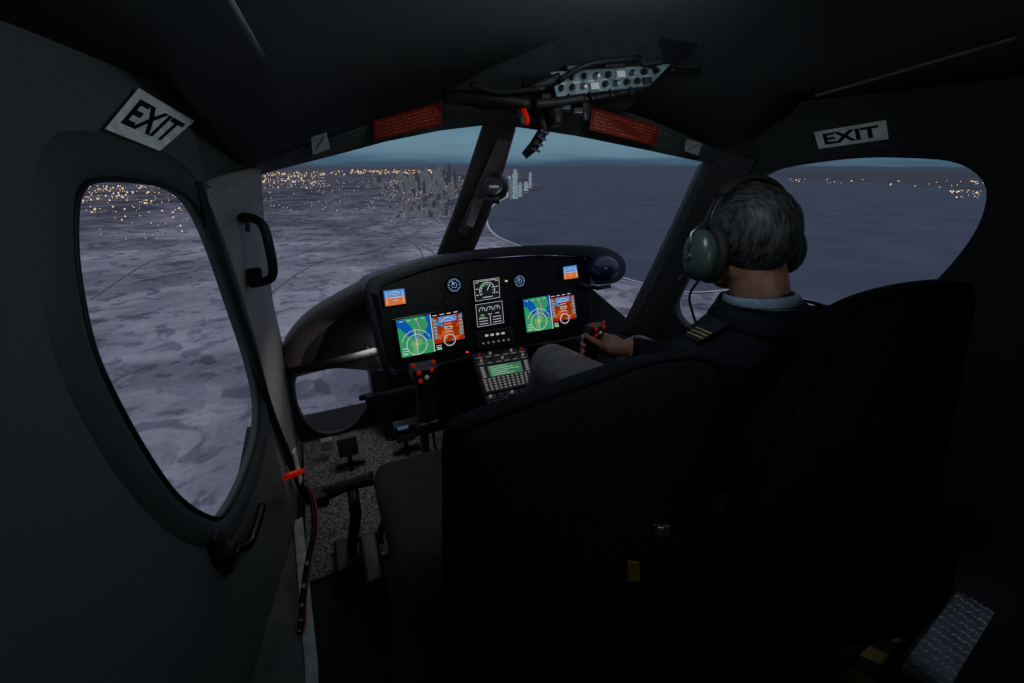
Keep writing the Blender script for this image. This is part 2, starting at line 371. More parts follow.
# door post / nose side wall
rowsL=[(200,182),(207,212),(216,245),(232,300),(248,350),(262,400),(274,436),(286,480)]
rowsR=[((258,168),1.52),((260,200),1.61),((262,232),1.69),((270,300),1.86),((282,352),1.96),((287,400),1.965),((293,430),1.97),((296,445),1.975)]
rows=[]
for (a,(b,y)) in zip(rowsL,rowsR):
    p=onL(*a); q=onY(*b,y); mid=p.lerp(q,.5)+Vector((-.015,.0,0)); rows.append([p,p.lerp(mid,.5),mid,mid.lerp(q,.55)+Vector((-.005,0,0)),q])
p=toL(1.38,0.0); q=Vector((-.2,1.98,0)); rows.append([p,p.lerp(q,.25),p.lerp(q,.5),p.lerp(q,.75),q])
M().loft(rows).make('wall_front',postm,kind='structure',solid=.02,smooth=True,label='grey textured door post running down to the nose')
c=catmull([onL(*p,.02) for p in [(196,182),(206,212),(218,250),(236,305),(254,358),(268,405),(282,442),(297,478),(308,500)]],5)
M().tube(c,.013,8,ref=PLN).make('trim_4',rubber,kind='structure',smooth=True,label='black rubber seal along the door edge')
# floor
M().box((.6,.75,-.02),(2.1,3.0,.04)).make('floor',floorm,kind='structure')
M().box((.35,1.56,.006),(1.08,.82,.012)).make('footwell_carpet',carpet,bevel=.004,label='grey speckled carpet in the cockpit footwell',cat='carpet')
# nose bulkhead with chin window
CH=[(294,378),(305,372),(335,365),(362,362),(371,380),(369,402),(352,424),(330,432),(312,427),(297,405)]
Yb=1.985
CHs=curvy(CH,4)
outer=[(275,340),(282,350),(300,322),(340,296),(375,280),(560,262),(640,330),(760,420),(760,520),(300,440),(282,400)]
to3=lambda u,v:onY(u,v,Yb)
ring2(CHs,outer,to3).make('wall_nose',mat('nose_shell',(.02,.02,.022),.8,scale=60,bump=.4),kind='structure',solid=.02,label='black nose shell below the windshield with chin window')
M().add([to3(*p)+Vector((0,.005,0)) for p in CHs],[list(range(len(CHs)))]).make('window_3',GL,kind='structure',label='small rounded chin window near the pedals')
M().tube([to3(*p)+Vector((0,-.012,0)) for p in CHs],.008,8,closed=True).make('trim_5',trimm,kind='structure',smooth=True)
# windshields
lw=[(258,170,1.32),(330,150,1.27),(400,132,1.25),(484,122,1.25),(462,185,1.55),(437,262,1.97),(437,300,2.1),(300,360,2.1),(283,355,2.02),(270,300,1.85),(262,232,1.62)]
M().add([dep(*p) for p in lw]+[dep(370,230,1.62)],[[i,(i+1)%11,11] for i in range(11)]).make('window_4',GL,kind='structure',label='raked windshield pane overlooking the desert city')
rw=[(515,126,1.27),(600,136,1.3),(708,160,1.42),(668,245,1.62),(625,332,1.92),(600,340,2.0),(468,300,2.1),(470,252,1.97),(494,188,1.58)]
M().add([dep(*p) for p in rw]+[dep(580,220,1.65)],[[i,(i+1)%9,9] for i in range(9)]).make('window_5',GL,kind='structure',label='raked windshield pane overlooking the sea')
def strut(name,a,b,th,mt,label,kind='structure'):
    m=M(); rows=[]
    for p,q in zip(a,b):
        P,Q=dep(*p),dep(*q); n=FW*th
        rows.append([P,P.lerp(Q,.12)-n*.5,P.lerp(Q,.5)-n*.7,P.lerp(Q,.88)-n*.5,Q,Q+n,P+n])
    m.loft(rows,closed=True); m.f.append(list(range(7)));m.mi.append(0); o=(len(rows)-1)*7; m.f.append([o+i for i in range(7)]);m.mi.append(0)
    return m.make(name,mt,kind=kind,smooth=False,bevel=.004,label=label)
strut('trim_6',[(484,118,1.24),(468,168,1.46),(452,214,1.7),(433,262,1.97)],[(516,122,1.25),(503,168,1.46),(488,214,1.7),(471,254,1.97)],.05,mat('post_brown_grey',(.13,.108,.10),.55,scale=90,bump=.3),'dark brown-grey centre windshield post')
strut('trim_7',[(706,158,1.40),(680,214,1.54),(652,272,1.72),(622,332,1.92)],[(756,163,1.40),(728,214,1.50),(690,280,1.66),(655,350,1.9)],.06,mat('side_post',(.055,.057,.062),.6,scale=90,bump=.3),'dark side windshield post')
M().prism([dep(498,140,1.28),dep(512,143,1.28),dep(466,236,1.78),dep(458,232,1.78)],-FW*.012).make('trim_8',mat('post_cover',(.23,.20,.18),.5),kind='structure',bevel=.003,label='lighter cover strip on the centre post')
# ceiling
Bp=[(198,176,None),(240,164,1.27),(290,150,1.22),(340,133,1.2),(385,117,1.18),(440,99,1.16),(483,93,1.16),(525,93,1.17),(575,98,1.2),(640,118,1.28),(712,149,1.36),(756,160,None)]
Ap=[(203,190,None),(256,172,1.32),(300,160,1.27),(340,150,1.26),(385,138,1.24),(440,127,1.24),(483,122,1.24),(518,124,1.25),(575,133,1.28),(640,146,1.34),(706,160,1.4),(735,168,1.42)]
B=[dep(*p) if p[2] else (onL(*p[:2],.0) if i==0 else onR(*p[:2],.0)) for i,p in enumerate(Bp)]
A=[dep(*p) if p[2] else onL(*p[:2]) for p in Ap]
def crow(y,h):
    xl=-.52+.2*y; xr=1.52-.1*y; out=[]
    for i in range(12):
        s=i/11; e=min(s,1-s)*2
        out.append(Vector((xl+(xr-xl)*s,y,1.25+.17+(h-.17)*(1-(1-e)**2.4))))
    return out
Bc=list(B); Bc[0]=toL(1.39,1.40,-.02); Bc[-1]=toR(1.05,1.40,-.02)
M().loft([Bc,crow(.95,.27),crow(.6,.3),crow(.2,.33),crow(-.25,.34),crow(-.7,.34)]).make('ceiling',ceilm,kind='structure',smooth=True,solid=.02)
M().add([toL(1.385,1.16),toL(1.39,1.45),B[1]+Vector((0,0,.04)),B[1]-Vector((0,0,.03)),onL(203,190)],[[0,1,2,3,4]]).make('trim_16',ceilm,kind='structure',solid=.015)
M().add([toR(rt[0]+.01,1.15),toR(1.04,1.5),B[-2]+Vector((0,0,.06)),B[-2]-Vector((0,0,.03))],[[0,1,2,3]]).make('trim_17',ceilm,kind='structure',solid=.015)
mid=[a.lerp(b,.5)-FW*.02 for a,b in zip(A,B)]
M().loft([A,mid,B]).make('trim_9',mat('header_rail',(.075,.082,.08),.6,scale=160,bump=.15,var=.08),kind='structure',solid=.025,label='dark header rail above the windshield',smooth=False)
M().tube(catmull([b+Vector((0,-.01,-.005)) for b in B],4),.009,8).make('trim_10',trimm,kind='structure',smooth=True,label='raised edge of the header rail')
strip=mat('strip_grey',(.25,.26,.25),.6)
M().tube([dep(225,-8,.58),dep(262,56,.74)],.006,8,flat=.4,ref=RI).make('trim_11',strip,kind='structure',smooth=True)
M().tube([dep(815,96,1.0),dep(1015,38,.80)],.006,8,flat=.4,ref=RI).make('trim_12',strip,kind='structure',smooth=True)
spr=[]
for (a,b,d) in (((432,97),(640,104),1.15),((452,66),(668,66),1.03),((474,34),(662,34),.945),((500,-4),(650,-6),.85),((520,-50),(640,-55),.76)):
    P,Q=dep(*a,d),dep(*b,d); dz=Vector((0,0,.010)); spr.append([P+dz*3,P.lerp(Q,.06)-dz,P.lerp(Q,.35)-dz*1.4,P.lerp(Q,.65)-dz*1.4,P.lerp(Q,.94)-dz,Q+dz*3])
M().loft(spr).make('trim_13',mat('ceiling_spine',(.045,.05,.052),.7,bump=.15),kind='structure',solid=.008,label='dark central ceiling spine')
M().box((.6,-.72,.8),(2.2,.04,1.65)).make('wall_back',wallm,kind='structure')
# door sill
M().prism([(-.36,-.6,.0),(-.17,-.6,.0),(-.17,.2,.0),(-.165,.84,0),(-.2,1.4,0),(-.36,1.4,0)],(0,0,.05)).make('trim_14',mat('sill_paint',(.11,.12,.12),.5),kind='structure',bevel=.01,label='dark painted door sill')
M().prism([(-.195,-.6,.05),(-.165,-.6,.05),(-.160,.84,.05),(-.19,1.4,.05),(-.22,1.4,.05),(-.19,.84,.05)],(0,0,.008)).make('trim_15',mat('scuffed_edge',(.36,.38,.38),.5,.3),kind='structure',label='scuffed metal edge strip of the door sill')

# =========================================================== SIGNS
def plate(name,cs,label,cat,mt,th=.002):
    q=Quad(*cs); e=thing(name,q.p(.5,1),label,cat)
    m=M(); m.prism([q.p(0,0),q.p(1,0),q.p(1,1),q.p(0,1)],q.n*th); m.make('plate',mt,e,bevel=.0015); return q,e
q,e=plate('exit_sign',[onL(138,88,.022),onL(194,121,.022),onL(159,151,.022),onL(104,129,.022)],'white EXIT sign with black letters above the door window','sign',white2)
text_on('lettering','EXIT',q,ink,e,.10,.2,.92,.80,.003,.03)
q,e=plate('exit_sign',[onR(814,132,.024),onR(886,120,.024),onR(889,139,.024),onR(819,149,.024)],'white EXIT sign with black letters above the side window','sign',white2)
text_on('lettering','EXIT',q,ink,e,.12,.2,.9,.82,.003,.03)
def placard(cs,lab):
    q,e=plate('warning_placard',cs,lab,'placard',redp); m=M()
    for i in range(5):
        b=.16+i*.16; a=.05
        while a<.92:
            w_=random.uniform(.03,.1); q.rect(m,a,b,min(a+w_,.95),b+.07,.002,.0008); a+=w_+.02
    m.make('print_lines',mat('faded_red_print',(.38,.09,.07),.6),e)
placard([dep(373,121,1.15),dep(441,102,1.10),dep(442,124,1.12),dep(375,141,1.17)],'red warning placard with small print on the header rail')
placard([dep(592,107,1.15),dep(660,127,1.23),dep(654,146,1.24),dep(589,130,1.17)],'red warning placard with small print beside the overhead console')
tagm=mat('dim_tag',(.34,.36,.36),.6)
q,e=plate('small_tag',[dep(311,137,1.16),dep(327,132,1.15),dep(330,149,1.17),dep(313,155,1.18)],'small white tag with an arrow on the header rail','label',tagm)
m=M(); q.line(m,.2,.8,.8,.2,.0012,.0025); m.make('arrow',ink,e)
q,e=plate('small_tag',[dep(686,139,1.29),dep(702,143,1.31),dep(698,156,1.32),dep(684,151,1.30)],'small white tag with an arrow beside the side post','label',tagm)
m=M(); q.line(m,.2,.8,.8,.2,.0012,.0025); m.make('arrow',ink,e)

# =========================================================== LEFT WALL FITTINGS
e=thing('grab_handle',onL(262,283),'black plastic grab handle on the door post','handle')
P=[dep(242,220,1.30),dep(246,217,1.24),dep(262,224,1.22),dep(270,250,1.24),dep(273,272,1.28),dep(268,280,1.31),dep(252,284,1.34)]
M().tube(catmull(P,5),.013,10).make('grip',rubber,e,smooth=True)
M().prism([dep(239,214,1.31),dep(249,214,1.31),dep(251,232,1.33),dep(243,232,1.33)],-FW*.02).make('mount',rubber,e,bevel=.003)
M().prism([dep(249,270,1.37),dep(262,268,1.37),dep(264,286,1.39),dep(251,287,1.39)],-FW*.02).make('mount',rubber,e,bevel=.003)
a=onL(222,552,.02); e=thing('door_handle',a,'black metal lever handle on the cabin door','handle')
M().lathe(a-PLN*.02,PLN,[(0,.03),(.02,.03),(.035,.022),(.05,.018)],18).make('base',rubber,e,smooth=False)
lev=catmull([a+PLN*.025,onL(236,550,.045),onL(248,545,.05),onL(256,528,.05),onL(262,506,.045)],5)
M().tube(lev,[.013]*12+[.011]*9,10,ref=PLN).make('lever',gloss,e,smooth=True)
dirv=(onL(230,566)-onL(214,536)).normalized()
M().box(onL(221,552,.022),(.025,.13,.035),(PLN,dirv,PLN.cross(dirv))).make('latch_plate',black,e,bevel=.008)
a=onL(289,473,.03); e=thing('emergency_latch',a,'red latch with white backing plate on the door edge','latch')
M().box(onL(287,468,.0)+PLN*.034,(.006,.035,.14),(PLN,Vector((.2,1,0)).normalized(),Vector((0,0,1)))).make('plate',mat('latch_white',(.5,.5,.48),.6),e,bevel=.002)
M().tube([onL(286,477,.05),onL(296,473,.06),onL(302,471,.06)],[.011,.011,.009],10).make('grip',redk,e,smooth=True)
M().lathe(onL(284,447,.015),PLN,[(0,.018),(.01,.018),(.012,.012)],16).make('stop_button',black,label='round black door stop on the door edge',cat='button')
M().box(dep(327,444,1.90),(.045,.035,.05)).make('sensor_box',mat('beige_box',(.3,.26,.22),.6),label='small beige box on the nose side wall',cat='box',bevel=.004)
pts=[(306,486),(312,500),(314,530),(308,560),(303,595),(302,620),(299,634)]
c=[dep(u,v,1.33-.0011*(v-486)) for u,v in pts]; c=catmull(c,8)
e=thing('cable_loom',c[-1],'black cable loom with orange and striped tape beside the sill','cable')
M().tube(c,.008,8).make('cable',rubber,e,smooth=True)
M().tube([p+RI*.010 for p in c],.0024,8).make('cable',orange,e,smooth=True,label='orange cable')
for i in range(24,len(c)-2,5):
    M().tube([c[i]-FW*.004,c[i+1]-FW*.004],.0065,8).make('tape_band',mat('cream_tape',(.36,.35,.18),.6),e)

# =========================================================== INSTRUMENT PANEL
PN=Vector((0,-math.cos(rad(12)),math.sin(rad(12)))); PP=onY(490,300,1.6)
def pp(u,v,o=0): return onpl(u,v,PP,PN)+PN*o
panel=thing('instrument_panel',pp(490,360)-Vector((0,0,.02)),'black helicopter instrument panel with glowing flight displays','instrument panel')
face=[(376,292),(384,284),(430,268),(480,259),(540,255),(583,257),(590,262),(592,300),(590,330),(578,336),(524,344),(472,353),(395,370),(386,364)]
M().prism([pp(*p) for p in face],-PN*.10).make('face_plate',facem,panel,bevel=.006)
hood=[(364,292),(368,281),(382,274),(430,259),(480,250),(540,246),(590,247),(610,252),(620,262),(620,274),(611,282),(594,284)]
hc=catmull([pp(*p,.03) for p in hood],4)
hin=catmull([pp(*p,.03) for p in [(377,296),(379,288),(388,282),(432,267),(480,258),(540,254),(580,256),(592,260),(600,266),(602,272),(598,278),(590,280)]],4)
back=[p-PN*.20+Vector((0,.06,-.01)) for p in hc]
M().loft([[p-PN*.04 for p in hin],hin,hc,back]).make('glare_hood',hoodm,panel,solid=.008,smooth=True,bevel=.002)
M().tube(catmull([pp(366,288,.025),pp(371,310,.03),pp(379,345,.03),pp(386,368,.025),pp(394,374,.02)],5),.014,8).make('side_frame',hoodm,panel,smooth=True)
M().tube([pp(388,372,.0),pp(430,366,.01),pp(472,356,.01)],.009,8).make('lower_lip',black,panel,smooth=True)
M().tube([pp(524,347,.0),pp(560,341,.01),pp(590,334,.01)],.009,8).make('lower_lip',black,panel,smooth=True)
M().ell(pp(599,267,.012),(.075,.10,.060),nu=28,nv=18).make('hood_end',mat('hood_end_blue',(.035,.035,.10),.22,var=.05),panel,smooth=True)
M().tube([pp(578,284,.012),pp(594,288,.03),pp(606,286,.03)],.010,8).make('side_frame',hoodm,panel,smooth=True)
def screen(name,c4,bez=.06,mt=gloss):
    q=Quad(*[pp(*p,.004) for p in c4]); m=M(); b=bez
    m.prism([q.p(-b,-b),q.p(1+b,-b),q.p(1+b,1+b),q.p(-b,1+b)],PN*.014)
    o=m.make(name,mt,panel,bevel=.003); return q,o
def kn(q,par,a,b,r=.006,h=.012,mt=black,o=.014): M().lathe(q.p(a,b,o),q.n,[(0,r),(h*.7,r),(h,r*.8)],12).make('knob',mt,par)
mapm=ramp_em('moving_map',[(0,(.01,.06,.42)),(.46,(.02,.30,.11)),(.58,(.08,.42,.12)),(.70,(.5,.5,.08))],9,1.0,4,.8)
terr=ramp_em('terrain_alert',[(0,(.02,.22,.45)),(.38,(.30,.025,.010)),(.54,(.55,.09,.018))],22,1.0,4)
skyb=em('display_blue',(.02,.16,.65),1.3); brn=em('display_brown',(.6,.11,.015),1.3); wl=em('display_white',(.85,.9,.9),1.3); grn=em('display_green',(.05,.8,.15),1.2); yel=em('display_yellow',(.9,.7,.05),1.2); mag=em('display_magenta',(.7,.05,.5),1.1); blk=em('display_black',(.003,.003,.004),.3); redd=em('display_red',(.8,.03,.02),1.3)
def lpart(par,name,mt,fn):
    m=M(); fn(m); return m.make(name,mt,par)
def bigdisp(c4,flip):
    q,o=screen('flight_display',c4,.05); z=.0145
    lpart(o,'map_picture',mapm,lambda m:q.rect(m,.0,.0,.5,1,z))
    lpart(o,'terrain_picture',terr,lambda m:q.rect(m,.515,.10,1,.80,z))
    lpart(o,'status_bar',blk,lambda m:q.rect(m,.515,0,1,.10,z)); lpart(o,'status_bar',blk,lambda m:q.rect(m,.515,.80,1,1,z))
    def wlines(m):
        q.ring(m,.25,.72,q.w*.15,.0006,z+.002); q.ring(m,.25,.72,q.w*.22,.0005,z+.002,a0=20,a1=160)
        q.line(m,.25,.95,.25,.3,.0006,z+.002); q.line(m,.505,0,.505,1,.0009,z+.002)
        q.ring(m,.76,.76,q.w*.09,.0006,z+.002); q.ring(m,.76,.34,q.w*.11,.0006,z+.002,a0=30,a1=150)
        for k in range(12):
            an=rad(30*k); q.line(m,.76+.075*math.cos(an),.76+.12*math.sin(an),.76+.09*math.cos(an),.76+.145*math.sin(an),.0006,z+.002)
        for k in range(5): q.line(m,.70,.25+k*.07,.82,.25+k*.07,.0005,z+.002)
        for k in range(6):
            q.line(m,.54,.18+k*.09,.575,.18+k*.09,.0006,z+.002); q.line(m,.945,.18+k*.09,.98,.18+k*.09,.0006,z+.002)
        for k in range(4): q.line(m,.54+k*.11,.05,.60+k*.11,.05,.0009,z+.002); q.line(m,.04+k*.11,.06,.09+k*.11,.06,.0007,z+.002)
        for k in range(3): q.line(m,.03,.78+k*.07,.11,.78+k*.07,.0007,z+.002); q.line(m,.54,.86+k*.05,.62,.86+k*.05,.0007,z+.002)
    lpart(o,'symbology',wl,wlines)
    lpart(o,'route_line',mag,lambda m:(q.line(m,.25,.72,.33,.3,.0009,z+.003),q.line(m,.33,.3,.28,.05,.0009,z+.003)))
    lpart(o,'attitude_patch',skyb,lambda m:q.rect(m,.62,.12,.90,.26,z+.001))
    lpart(o,'speed_tape',em('tape_grey',(.12,.14,.16),1),lambda m:q.rect(m,.525,.15,.585,.68,z+.001)); lpart(o,'altitude_tape',em('tape_grey',(.12,.14,.16),1),lambda m:q.rect(m,.935,.15,.99,.68,z+.001))
    lpart(o,'wind_box',grn,lambda m:q.rect(m,.55,.93,.62,.97,z+.002)); lpart(o,'range_box',grn,lambda m:q.rect(m,.03,.9,.1,.95,z+.002))
    lpart(o,'aircraft_symbol',yel,lambda m:(q.line(m,.69,.42,.74,.42,.0012,z+.003),q.line(m,.78,.42,.83,.42,.0012,z+.003),q.line(m,.25,.68,.25,.76,.0014,z+.003),q.line(m,.22,.71,.28,.71,.0014,z+.003)))
    kn(q,o,1.03,.2,.004,.01); kn(q,o,1.03,.85,.005,.012); kn(q,o,-.03,.5,.004,.01)
    for k in range(6): M().box(q.p(.1+k*.16,1.035,.015),(.012,.005,.005)).make('soft_key',dmetal,o)
bigdisp([(395,320),(460,308.5),(464,345),(401,357)],0)
bigdisp([(521,299.5),(571,291),(575,324),(525,332)],1)
def standby(c4):
    q,o=screen('standby_display',c4,.10); z=.0145
    lpart(o,'sky_half',skyb,lambda m:q.rect(m,0,0,1,.48,z)); lpart(o,'ground_half',brn,lambda m:q.rect(m,0,.48,1,1,z))
    lpart(o,'symbology',wl,lambda m:(q.line(m,.2,.5,.8,.5,.0007,z+.002),q.line(m,.4,.3,.6,.3,.0006,z+.002),q.line(m,.4,.7,.6,.7,.0006,z+.002),q.line(m,.1,.1,.1,.9,.0006,z+.002),q.line(m,.9,.1,.9,.9,.0006,z+.002),q.ring(m,.5,.5,q.w*.3,.0005,z+.002,a0=30,a1=150)))
standby([(383,291),(403,288.5),(405,303),(385,306)]); standby([(561,267),(574,265),(576,277.5),(562,279.5)])
def gauge(u,v,rp):
    c=pp(u,v,.0); r=(pp(u+rp,v)-pp(u,v)).length
    x=Vector((1,0,0)); y=PN.cross(x)
    if y.z<0: y=-y
    q=Quad(c-x*r+y*r,c+x*r+y*r,c+x*r-y*r,c-x*r-y*r)
    o=M().lathe(c,PN,[(0,r*1.15),(.012,r*1.15),(.016,r*1.0),(.012,r*.95)],28).make('round_gauge',gloss,panel)
    def tk(m):
        for k in range(24):
            an=rad(k*15); a1,a2=(.36,.46) if k%3 else (.30,.46)
            q.line(m,.5+math.cos(an)*a1,.5+math.sin(an)*a1,.5+math.cos(an)*a2,.5+math.sin(an)*a2,.0006,.018)
        q.line(m,.5,.5,.36,.22,.001,.019); q.ring(m,.5,.5,r*.35,.0006,.018)
    lpart(o,'dial_marks',em('gauge_blue_white',(.35,.5,.9),1.0),tk)
gauge(453,285,7); gauge(518,281,5.5)
def engdisp(c4,n):
    q,o=screen('engine_display',c4,.05); z=.0145
    lpart(o,'dark_glass',em('display_dim',(.015,.015,.018),.6),lambda m:q.rect(m,0,0,1,1,z))
    def f(m):
        if n==0:
            q.ring(m,.5,.55,q.w*.30,.0010,z+.002,a0=-30,a1=210); q.line(m,.5,.55,.62,.25,.001,z+.002)
            for k in range(3): q.line(m,.05,.12+k*.3,.16,.12+k*.3,.001,z+.002); q.line(m,.84,.12+k*.3,.95,.12+k*.3,.001,z+.002)
            q.line(m,.3,.88,.7,.88,.0012,z+.002); q.line(m,.1,.06,.9,.06,.0008,z+.002)
            for k in range(9):
                an=rad(-30+30*k); q.line(m,.5+.22*math.cos(an),.55-.24*math.sin(an),.5+.3*math.cos(an),.55-.32*math.sin(an),.0008,z+.002)
        else:
            for a in(.22,.5,.78): q.ring(m,a,.3,q.w*.11,.0008,z+.002,a0=-20,a1=200); q.line(m,a-.07,.5,a+.07,.5,.0010,z+.002); q.line(m,a,.3,a+.05,.18,.0008,z+.002)
            for b in(.66,.78,.9): q.line(m,.08,b,.4,b,.0009,z+.002); q.line(m,.6,b,.92,b,.0009,z+.002)
            q.line(m,.5,.55,.5,.95,.0009,z+.002)
        for (a0,b0,a1,b1) in((0,0,1,0),(1,0,1,1),(1,1,0,1),(0,1,0,0)): q.line(m,a0,b0,a1,b1,.0006,z+.002)
    lpart(o,'symbology',em('dim_white',(.6,.62,.65),1.0),f)
    lpart(o,'green_arc',grn,lambda m:q.ring(m,.5,.55,q.w*.24,.0008,z+.002,a0=60,a1=180) if n==0 else q.line(m,.1,.6,.3,.6,.001,z+.002))
engdisp([(472,281),(497,277.5),(498,297),(474,301)],0); engdisp([(474,304.5),(500,300.5),(502,322),(476,326.5)],1)
keyl=mat('lit_key_legend',(.28,.28,.25),.5,0,(.8,.78,.66),.13)
q,o=screen('radio_unit',[(476,332),(510,327),(511,343),(478,348)],.03,dmetal)
lpart(o,'radio_face',black,lambda m:q.rect(m,.0,.0,1,1,.0142,.001))
lpart(o,'lit_digits',em('digits_white',(.7,.75,.65),.6),lambda m:[q.rect(m,.2+k*.16,.20,.29+k*.16,.32,.0155,.0008) for k in range(4)])
for k in range(6): kn(q,o,.12+k*.15,.7,.0045,.008,keyl)
kn(q,o,.07,.28,.007,.014,dmetal); kn(q,o,.93,.28,.007,.014,dmetal)
for u,v in [(506,288),(506,296),(508,312),(509,320),(440,296),(447,303),(540,284),(548,282),(585,300),(586,312),(425,275),(480,266),(545,262)]:
    M().lathe(pp(u,v,0),PN,[(0,.005),(.006,.005),(.016,.002)],8).make('toggle_switch',metal,panel)
for u,v,mt in [(506,281,yel),(467,352,redd),(580,284,grn)]:
    M().box(pp(u,v,.003),(.010,.004,.005)).make('indicator_lamp',mt,panel)
# coaming arch
o1=[(280,356,1.94),(290,334,1.88),(310,312,1.84),(343,292,1.80),(372,277,1.74)]
o2=[(298,372,1.90),(306,348,1.84),(326,327,1.80),(352,309,1.74),(374,297,1.66)]
ca=catmull([dep(*p) for p in o1],5); cb=catmull([dep(*p) for p in o2],5)
rows=[[a.lerp(b,t)-FW*(.05*math.sin(math.pi*t))+UP*(.0) for a,b in zip(ca,cb)] for t in (0,.2,.4,.6,.8,1)]
M().loft(rows).make('side_coaming',archm,smooth=True,solid=.02,label='dark leather-covered coaming curving from panel to door post',cat='coaming')
M().loft([[dep(300,350,1.96),dep(330,322,1.92),dep(378,300,1.86)],[dep(300,372,1.96),dep(340,368,1.92),dep(390,372,1.86)]]).make('under_panel_cover',facem,solid=.01,label='black cover under the side coaming',cat='cover')
M().tube([dep(294,371,1.85),dep(330,363,1.78),dep(376,352,1.7)],.017,10).make('cross_tube',rubber,smooth=True,label='thick black tube running under the coaming',cat='tube')
M().prism([onY(366,345,1.78),onY(388,368,1.75),onY(592,336,1.75),onY(640,400,1.75),onY(470,440,1.75),onY(385,438,1.8),onY(374,400,1.8)],(0,.15,0)).make('panel_support_box',facem,bevel=.01,label='black box structure supporting the instrument panel',cat='support')

# =========================================================== PEDESTAL
tl,tr=onY(470,355,1.56),onY(527,347,1.56); br,bl=onY(540,402,1.26),onY(490,414,1.26)
q=Quad(tl,tr,br,bl)
ped=thing('centre_pedestal',Vector((q.p(.5,.5).x,q.p(.5,.5).y,.012)),'black centre pedestal with radios and control keypad','control console')
m=M(); cs=[q.p(0,0),q.p(1,0),q.p(1,1),q.p(0,1)]
g=[Vector((c_.x,c_.y,.014)) for c_ in cs]; m.add(cs+g,[[0,1,2,3],[4,5,6,7],[0,1,5,4],[1,2,6,5],[2,3,7,6],[3,0,4,7]]); m.make('housing',black,ped,bevel=.004)
rg=mat('radio_grey',(.07,.07,.073),.5)
for j,b0 in enumerate((.02,.135)):
    m=M(); q.rect(m,.03,b0,.97,b0+.105,0,.008); o=m.make('radio_unit',rg,ped,bevel=.002)
    for k in range(5):
        kn(q,o,.13+k*.185,b0+.04,.0055,.011,[[redk,keyl,dmetal,keyl,redk],[keyl,dmetal,keyl,dmetal,keyl]][j][k],.008)
    lpart(o,'legend_marks',keyl,lambda m:[q.rect(m,.08+k*.15,b0+.078,.17+k*.15,b0+.09,.008,.0008) for k in range(6)])
m=M(); q.rect(m,.03,.26,.97,.72,0,.012); o=m.make('keypad_unit',mat('keypad_grey',(.045,.045,.05),.5),ped,bevel=.002)
lpart(o,'green_screen',em('green_screen',(.05,.17,.085),.8),lambda m:q.rect(m,.20,.29,.80,.48,.012,.001))
lpart(o,'screen_text',em('screen_text',(.40,.85,.5),.9),lambda m:[q.line(m,.24,.315+k*.035,.24+.1*(3+(k*7)%3),.315+k*.035,.0007,.0135) for k in range(5)])
m=M()
for r in range(5):
    for k in range(11): 
        a=.055+k*.084; b=.505+r*.042; q.rect(m,a,b,a+.045,b+.018,.012,.004)
m.make('key_grid',keyl,o,kind='stuff')
for r in range(5): 
    for a in(.07,.86): 
        m=M(); q.rect(m,a,.295+r*.040,a+.06,.315+r*.040,.012,.005); m.make('line_key',keyl,o)
for j,b0 in enumerate((.74,.83,.92)):
    m=M(); q.rect(m,.03,b0,.97,b0+.075,0,.008); o=m.make('switch_row',rg,ped,bevel=.002)
    for k in range(7):
        kn(q,o,.09+k*.135,b0+.038,.0055,.010,keyl if (k+j)%3==0 else black,.008)

# =========================================================== CYCLIC STICKS
def cyclic(top,base,label,sc=1.0):
    e=thing('cyclic_stick',base,label,'control stick')
    b=Vector(base); t=Vector(top)
    M().lathe(b,(0,0,1),[(0,.07),(.02,.068),(.035,.05),(.05,.055),(.065,.04),(.08,.044),(.095,.03),(.12,.02)],20).make('boot',rubber,e)
    c=catmull([b+Vector((0,0,.1)),b.lerp(t,.35)+Vector((0,.08,-.02)),b.lerp(t,.7)+Vector((0,.06,0)),t+Vector((0,.01,-.08))],6)
    M().tube(c,.017,10).make('shaft',dmetal,e,smooth=True)
    V=lambda a,b_,c_: t+Vector((a,b_,c_))*sc
    gp=[V(0,.006,-.095),V(0,.003,-.05),V(0,0,-.015),V(0,-.008,.02),V(0,-.012,.045)]
    M().tube(catmull(gp,4),[.023*sc]*4+[.019*sc]*4+[.020*sc]*4+[.025*sc]*4+[.021*sc],14).make('grip',black,e,smooth=True)
    M().box(V(0,-.012,.045),(.058*sc,.042*sc,.026*sc)).make('switch_head',black,e,bevel=.006)
    M().box(V(0,.004,-.10),(.05*sc,.045*sc,.03*sc)).make('grip_collar',black,e,bevel=.008)
    M().tube([V(0,.02,.02),V(0,.038,.0),V(0,.036,-.02)],.006*sc,8).make('trigger',black,e,smooth=True)
    for dx,dy,dz,mt in((-.016,-.034,.05,redk),(.012,-.034,.052,redk),(0,-.034,.036,white2),(-.022,-.02,.062,redk),(.020,-.02,.062,redk),(-.014,-.034,.03,redk)):
        M().lathe(V(dx,dy,dz),(0,-.6,.8),[(0,.0045*sc),(.008,.0045*sc),(.010,.003*sc)],12).make('thumb_button',mt,e)
    M().tube(catmull([V(.012,.012,-.10),b.lerp(t,.7)+Vector((.03,.05,0)),b.lerp(t,.4)+Vector((.035,.08,0)),b+Vector((.04,.03,.05))],5),.005,6).make('cord',rubber,e,smooth=True)
    return e
cyclic(dep(424,386,1.24),Vector((.30,1.42,.012)),'black cyclic stick with red buttons in front of the empty seat',1.3)
e=thing('friction_lever',dep(400,396,1.4),'black lever arm mounted beside the cyclic stick','lever')
M().tube([dep(360,398,1.42),dep(385,394,1.42),dep(418,388,1.38)],[.010,.010,.014],10).make('arm',rubber,e,smooth=True)
M().box(dep(370,399,1.42),(.03,.03,.035)).make('arm_end',rubber,e,bevel=.005)
e=thing('cable_connector',dep(408,428,1.45),'black connector box with pale blue label near the stick','connector')
